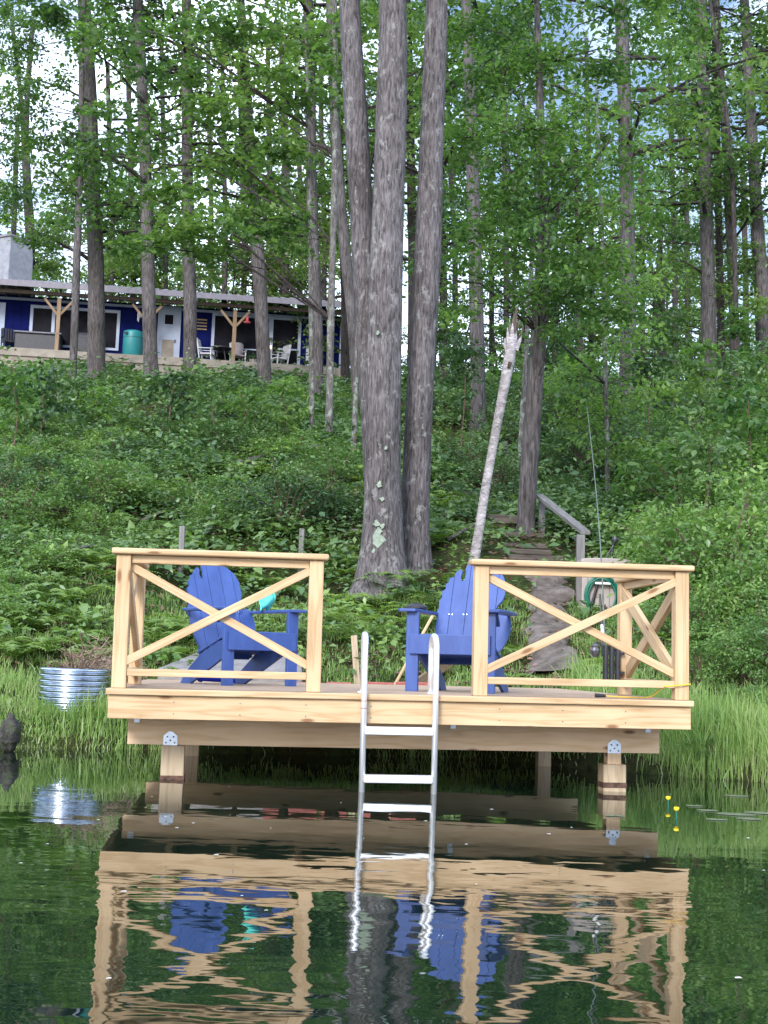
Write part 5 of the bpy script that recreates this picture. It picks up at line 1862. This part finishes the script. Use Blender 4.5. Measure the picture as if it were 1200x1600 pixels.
def fern_mesh(g, spots):
    """ferns: arching fronds with paired leaflets"""
    V_, F_ = [], []
    for (x, y, s_) in spots:
        z = float(hgt(x, y))
        a0 = g.uniform(0, 6.28)
        nf_ = int(g.integers(6, 10))
        for k in range(nf_):
            az = a0 + k * 6.28 / nf_ + g.normal(0, .2)
            L = s_ * g.uniform(.75, 1.15)
            ca, sa = math.cos(az), math.sin(az)
            prev = None
            for j in range(15):
                t_3 = j / 14
                r_ = L * (t_3 * .95)
                zz = z + L * (.95 * t_3 - .78 * t_3 * t_3) + .04
                c_ = np.array([x + ca * r_, y + sa * r_, zz])
                wid = L * .26 * math.sin(math.pi * min(1, .12 + t_3 * .88)) ** .8 * (1 - t_3 * .35)
                side = np.array([-sa, ca, 0])
                fw_ = np.array([ca, sa, .3 - 1.0 * t_3])
                for sg in (-1, 1):
                    b0 = len(V_)
                    V_.append(c_ - fw_ * L * .028)
                    V_.append(c_ + fw_ * L * .030)
                    V_.append(c_ + side * sg * wid + fw_ * L * .05 + np.array([0, 0, -.15 * wid]))
                    F_ += [b0, b0 + 1, b0 + 2]
    return np.array(V_), np.array(F_)


spots = []
for k in range(900):
    y = 13.3 * (30 / 13.3) ** R.random()
    x = R.uniform(-1, 1) * (.30 * y + 1)
    if x > 1.3 and R.random() < .75:
        continue
    if not bool(keep_off(np.array([x]), np.array([y]), .1)[0]) or math.sin(x * 1.3 + y * .8) + math.sin(y * 1.7 - x * .9) < -.35:
        continue
    spots.append((x, y, R.uniform(.32, .62) * (1 + .3 * (y > 20))))
v_, f_ = fern_mesh(np.random.default_rng(9), spots[:640])
tag(npmesh('ferns', v_, f_, 3, M['fern']), 'bright green ferns spread over the lower slope behind the deck', 'ferns', kind='stuff')


def grass(name, g, x, y, h, wd, mat, label, lean=.35):
    n = len(x)
    z = hgt(x, y) - .01
    az = g.uniform(0, 6.28, n)
    ln = np.abs(g.normal(0, lean, n)) * h
    fx, fy = np.cos(az), np.sin(az)
    sa_ = g.uniform(0, 6.28, n)
    sx, sy = np.cos(sa_) * wd, np.sin(sa_) * wd
    vs = []
    for t_4, wk in ((0, .8), (.4, 1), (.75, .65)):
        cx_, cy_, cz_ = x + fx * ln * t_4 ** 2, y + fy * ln * t_4 ** 2, z + h * (t_4 - .18 * (ln / h) * t_4 ** 2)
        vs.append(np.stack([cx_ - sx * wk, cy_ - sy * wk, cz_], 1))
        vs.append(np.stack([cx_ + sx * wk, cy_ + sy * wk, cz_], 1))
    vs.append(np.stack([x + fx * ln, y + fy * ln, z + h * (1 - .30 * np.clip(ln / h, 0, 1.5))], 1))
    V_ = np.stack(vs, 1)
    tf = np.array([0, 1, 3, 0, 3, 2, 2, 3, 5, 2, 5, 4, 4, 5, 6])
    F_ = (np.arange(n)[:, None] * 7 + tf[None, :]).ravel()
    return tag(npmesh(name, V_.reshape(-1, 3), F_, 3, mat), label, 'grass', kind='stuff')


def tufts(g, n, x0, x1, s0, s1, per=9, sp=.05):
    """tuft centres between shore offsets s0..s1, then blades round them"""
    cx_ = g.uniform(x0, x1, n)
    sh = np.interp(cx_, _sx, _sy)
    cy_ = sh + g.uniform(s0, s1, n)
    return np.repeat(cx_, per) + g.normal(0, sp, n * per), np.repeat(cy_, per) + g.normal(0, sp, n * per), np.repeat(g.uniform(.35, 1.2, n) * (.85 + .3 * np.sin(cx_ * 4.1 + cy_ * 3)), per)


g_ = np.random.default_rng(21)
x, y, k_ = tufts(g_, 1500, 1.75, 4.2, .03, 1.5, 10, .06)
grass('tall_grass', g_, x, y, .38 * k_ * g_.uniform(.4, 1.15, len(x)), .0042, M['grass'], 'tall bright green grass on the bank right of the deck', .35)
x, y, k_ = tufts(g_, 1300, -4.4, -1.75, .03, 1.5, 10, .05)
grass('bank_grass', g_, x, y, .18 * k_ * g_.uniform(.4, 1.2, len(x)), .0040, M['grass'], 'green grass on the bank left of the deck', .45)
x, y, k_ = tufts(g_, 700, -1.9, 2.0, .0, 1.0, 9, .05)
grass('shore_grass', g_, x, y, .16 * k_ * g_.uniform(.5, 1.1, len(x)), .0040, M['grass'], 'short grass on the shore beneath and behind the deck', .5)
x, y, k_ = tufts(g_, 4600, -4.8, 4.6, 1.0, 5.2, 8, .06)
ok = (path_dist(x, y) > .22) & ~((np.abs(x - p.x) < 0) & (y < 14))
grass('slope_grass', g_, x[ok], y[ok], (.15 * k_ * g_.uniform(.5, 1.1, len(x)))[ok], .0045, M['grass'], 'thin grass between the deck and the foot of the slope', .5)

# fallen leaves on the slope
g_ = np.random.default_rng(31)
n = 16000
yy = 13.2 * (34 / 13.2) ** g_.uniform(0, 1, n)
xx = frustum_x(g_, yy, n, 1)
pos = np.stack([xx, yy, hgt(xx, yy) + .015 + g_.uniform(0, .03, n)], 1)
v_, f_ = leaves(pos, g_.uniform(.05, .09, n) * (1 + (yy > 20) * .4), g_.normal(0, 1, (n, 3)) * np.array([1, 1, .15]), norm(np.stack([g_.normal(0, .35, n), g_.normal(-.2, .35, n), np.ones(n)], 1)))
M['litter'] = leafmat('dead_leaves', [(.06, .03, .018), (.13, .065, .035), (.22, .13, .075), (.10, .08, .03)], .1)
tag(npmesh('leaf_litter', v_, f_, 3, M['litter']), 'dead brown leaves lying on the slope', 'leaf litter', kind='stuff')

# shrubs: four shapes, copied
SHR = []
for s_ in range(4):
    g = np.random.default_rng(200 + s_)
    cs = []
    mb = MB()
    for k in range(46):
        az, el = g.uniform(0, 6.28), math.acos(g.uniform(.0, 1))
        r_ = g.uniform(.45, 1.0) * (1 + .2 * math.sin(az * 3 + s_))
        c_ = np.array([math.sin(el) * math.cos(az) * .8 * r_, math.sin(el) * math.sin(az) * .8 * r_, .12 + math.cos(el) * 1.0 * r_])
        cs.append(c_)
        mb.tube([(g.normal(0, .05), g.normal(0, .05), -.1), tuple(c_ * .5 + np.array([0, 0, .1])), tuple(c_)], [.012, .008, .004], 4, cap=False)
    pos, sz, di, up = spray_leaves(np.array(cs), np.full(46, .25), 75, .060, tilt=.55, flat=.25, seed=300 + s_)
    v_, f_ = leaves(pos, sz, di, up)
    o1 = npmesh('foliage', v_, f_, 3, M['bush'])
    o2 = mb.build('stems', M['stem'])
    SHR.append((o1.data, o2.data))
    bpy.data.objects.remove(o1)
    bpy.data.objects.remove(o2)
o1 = None
SHD = []
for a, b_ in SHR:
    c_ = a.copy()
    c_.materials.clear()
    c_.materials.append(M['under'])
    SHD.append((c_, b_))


def shrub(px, py, Y, sc, label, group, dark=False, squash=1.0):
    q_ = P(px, py, Y)
    b_ = onground(q_.x, q_.y, -.03)
    t = thing('shrub', label, 'shrub', tuple(b_), group)
    t.rotation_euler = (0, 0, R.uniform(0, 6.28))
    t.scale = (sc, sc, sc * squash)
    k = R.randrange(4)
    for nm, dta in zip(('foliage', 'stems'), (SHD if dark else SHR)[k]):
        o = bpy.data.objects.new(nm, dta)
        COL.objects.link(o)
        o.parent = t


RB = ('leafy green shrub in the thicket on the bank right of the deck', 'shrubs of the right-hand thicket')
for (px, Y, sc) in ((1100, 13.0, .52), (1160, 12.9, .6), (1215, 13.0, .7), (1060, 14.2, .6), (1120, 14.4, .8), (1180, 14.6, .9), (1240, 14.8, 1.0), (1030, 16.2, .8), (1085, 16.4, 1.0), (1145, 16.8, 1.15), (1205, 17.2, 1.5), (1265, 17.2, 1.5), (1125, 15.6, 1.25), (1185, 15.9, 1.4), (1080, 17.8, 1.2),
                    (1050, 19.0, 1.0), (1105, 19.6, 1.35), (1165, 20, 1.5), (1235, 20.5, 1.7), (1010, 19.5, .7), (1080, 23, 1.5), (1140, 24, 1.7), (1200, 24, 1.9), (1020, 23.5, 1.0)):
    shrub(px, 900, Y, sc, RB[0], RB[1])
for i in range(34):
    Y = 24 + 30 * (i + .5) / 34
    px = R.uniform(890, 1230)
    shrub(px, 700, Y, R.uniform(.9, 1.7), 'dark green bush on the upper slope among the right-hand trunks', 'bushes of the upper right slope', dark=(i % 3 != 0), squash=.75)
for (px, Y, sc) in ((20, 15.5, .6), (-20, 14.5, .7), (60, 17.0, .7), (120, 18.5, .6), (30, 19.5, .9), (90, 21.0, .8), (-15, 18, 1.0), (150, 22.5, .7), (20, 24, 1.0), (75, 26, .9), (200, 19.5, .45), (260, 21, .5)):
    shrub(px, 850, Y, sc, 'green bush on the lower slope at the left of the photo', 'bushes of the lower left slope', squash=.75)
for i in range(85):
    Y = 20 + 19 * (i + .5) / 85
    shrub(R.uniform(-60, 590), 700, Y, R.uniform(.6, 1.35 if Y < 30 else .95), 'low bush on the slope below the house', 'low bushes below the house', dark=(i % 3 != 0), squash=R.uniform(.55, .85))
# saplings on the slope
for i, (px, Y, h_) in enumerate(((60, 28, 1.8), (150, 31, 1.3), (330, 27, 1.5), (380, 29, 1.3), (260, 30, 1.3), (440, 29, 1.3), (80, 31, 1.5), (20, 25, 1.8), (720, 30, 2.4), (900, 30, 2.8), (1050, 36, 3.0), (1150, 40, 3.2), (1010, 28, 2.6), (1090, 30, 2.6), (860, 40, 3.0), (790, 36, 2.6), (690, 42, 3), (1180, 30, 2.6), (1100, 19, 2.0), (1170, 20, 2.4), (1140, 23, 2.6), (1060, 21, 1.9), (1195, 24, 2.8))):
    q_ = P(px, 700, Y)
    b_ = onground(q_.x, q_.y)
    rt = thing('sapling', 'thin leafy sapling rising above the bushes on the slope', 'sapling', tuple(b_), 'saplings on the slope')
    MB().tube([b_ - Vector((0, 0, .1)), b_ + Vector((.05, 0, h_ * .5)), b_ + Vector((R.uniform(-.15, .15), 0, h_))], [.02, .014, .006], 5).build('trunk', M['stem'], rt)
    ns_ = int(14 * h_)
    zc = g_.uniform(.35, 1.05, ns_)
    cc_ = np.stack([b_.x + g_.normal(0, .32, ns_) * (1.25 - zc * .7), b_.y + g_.normal(0, .32, ns_) * (1.25 - zc * .7), b_.z + zc * h_], 1)
    pos, sz, di, up = spray_leaves(cc_, g_.uniform(.16, .34, ns_), 22, .10 + .0015 * Y, tilt=.5, flat=.15, seed=900 + i)
    v_, f_ = leaves(pos, sz, di, up)
    npmesh('foliage', v_, f_, 3, M['leafbright'] if i % 2 else M['under'], rt, off=rt['_off'])
# fallen branches
for i, (px, py, dx, dz) in enumerate(((130, 760, 1.2, .25), (330, 700, 1.0, .2), (220, 820, .8, .15), (450, 800, .9, .2), (60, 900, .6, .12), (520, 850, .6, .1), (700, 850, .7, .2))):
    q_ = ground(px, py)
    e_ = onground(q_.x + dx, q_.y + .3 * (-1) ** i, .1 + dz)
    s0_ = q_ + Vector((0, 0, .06))
    o = MB().tube([s0_, s0_.lerp(e_, .5) + Vector((0, 0, .08)), e_], [.03, .022, .008], 6, jit=.1).build('fallen_branch', M['log'], smooth=True)
    single(o, s0_)
    tag(o, 'dead grey branch lying among the plants on the slope', 'branch', 'dead branches on the slope')
for (px, Y, sc) in ((700, 24, .6), (725, 27, .9), (690, 20.5, .5), (775, 23, .6), (770, 26, .9), (800, 24.5, .8), (790, 30, 1.2), (740, 34, 1.3), (850, 27, 1.1), (880, 24, .9), (640, 34, 1.1), (690, 37, 1.4), (900, 21.5, .6), (880, 31, 1.4), (830, 36, 1.6), (760, 42, 1.8), (700, 46, 1.8), (850, 44, 2.0), (900, 38, 1.7)):
    shrub(px, 750, Y, sc, 'deep green bush beside the steps between the big trunks and the birch', 'bushes beside the garden steps', dark=True, squash=.9)
for (px, py, Y, sc) in ((1120, 1120, 11.55, .17), (1155, 1130, 11.5, .2), (1110, 1165, 11.2, .15), (1175, 1100, 12, .2)):
    shrub(px, py, Y, sc * 1.6, 'small bright leafy weed standing in the tall grass right of the deck', 'weeds in the tall grass')

# big fallen log across the slope
l0, l1, l2 = ground(200, 768), ground(400, 742), ground(552, 716)
t_ = thing('fallen_log', 'weathered grey log lying across the slope left of the big tree', 'log', tuple(l0))
MB().tube([l0 + Vector((0, 0, .14)), l0.lerp(l1, .5) + Vector((0, 0, .30)), l1 + Vector((0, 0, .26)), l1.lerp(l2, .5) + Vector((0, 0, .32)), l2 + Vector((0, 0, .26))], [.05, .08, .09, .10, .10], 10, jit=.08).build('trunk', M['log'], t_, smooth=True)
MB().tube([l1 + Vector((0, 0, .25)), l1 + Vector((.15, -.1, .45))], [.03, .015], 6).build('branch_stub', M['log'], t_)

# ------------------------------------------------------------------ on the water: pond lily flowers, pads, flecks
for (px, py, lab) in ((1044, 1247, 'yellow pond lily bud standing highest above the water, right of the pile'), (1057, 1264, 'yellow pond lily bud lying lower, nearer the camera')):
    H_ = 1038 + .036 * (px - 600)
    Yw = (CAMH - .05) * FPX / (py - H_)
    c_ = P(px, py, Yw)
    t_ = thing('pond_lily', lab, 'flower', (c_.x, c_.y, .015))
    MB().tube([(c_.x + .005, c_.y, -.1), (c_.x, c_.y, c_.z - .01)], .004, 6).build('stem', M['hose'], t_)
    MB().lathe([(0, -.013), (.011, -.008), (.016, .003), (.013, .011), (.006, .010), (0, .006)], c_, 10).build('petals', M['yellow'], t_, smooth=True)
pads = [(1150, 1268, .11), (1105, 1262, .06), (1190, 1266, .10), (1170, 1275, .07), (1120, 1276, .06), (1150, 1240, .08), (1085, 1255, .05), (960, 1270, .05)]
for i, (px, py, r_) in enumerate(pads):
    H_ = 1038 + .036 * (px - 600)
    c_ = P(px, py, (CAMH - .015) * FPX / (py - H_))
    mb = MB()
    a0 = R.uniform(0, 6)
    poly = [(0, 0)] + [(r_ * (1 + .05 * math.sin(k * 2.1)) * math.cos(a0 + k * .285), r_ * .55 * math.sin(a0 + k * .285)) for k in range(21)]
    mb.prism(poly, lambda a, b_, d: (c_.x + a, c_.y + b_, .0175 + d), .003)
    o = single(mb.build('lily_pad', M['pad']), (c_.x, c_.y, .0175))
    tag(o, 'flat grey-green lily pad floating right of the deck', 'lily pad', 'lily pads floating right of the deck')
g_ = np.random.default_rng(8)
vs, fs = [], []
for k in range(32):
    Y = g_.uniform(3.4, 11)
    x = g_.uniform(-1, 1) * .28 * Y
    s_ = g_.uniform(.003, .010)
    b0 = len(vs)
    vs += [(x - s_, Y - s_, .0185), (x + s_ * 1.5, Y - s_ * .6, .0185), (x + s_, Y + s_, .0195), (x - s_ * .7, Y + s_ * .8, .0185)]
    fs.append((b0, b0 + 1, b0 + 2, b0 + 3))
tag(MB().add(vs, fs).build('floating_specks', M['fleck']), 'tiny pale specks of debris floating on the pond', 'debris', kind='stuff')
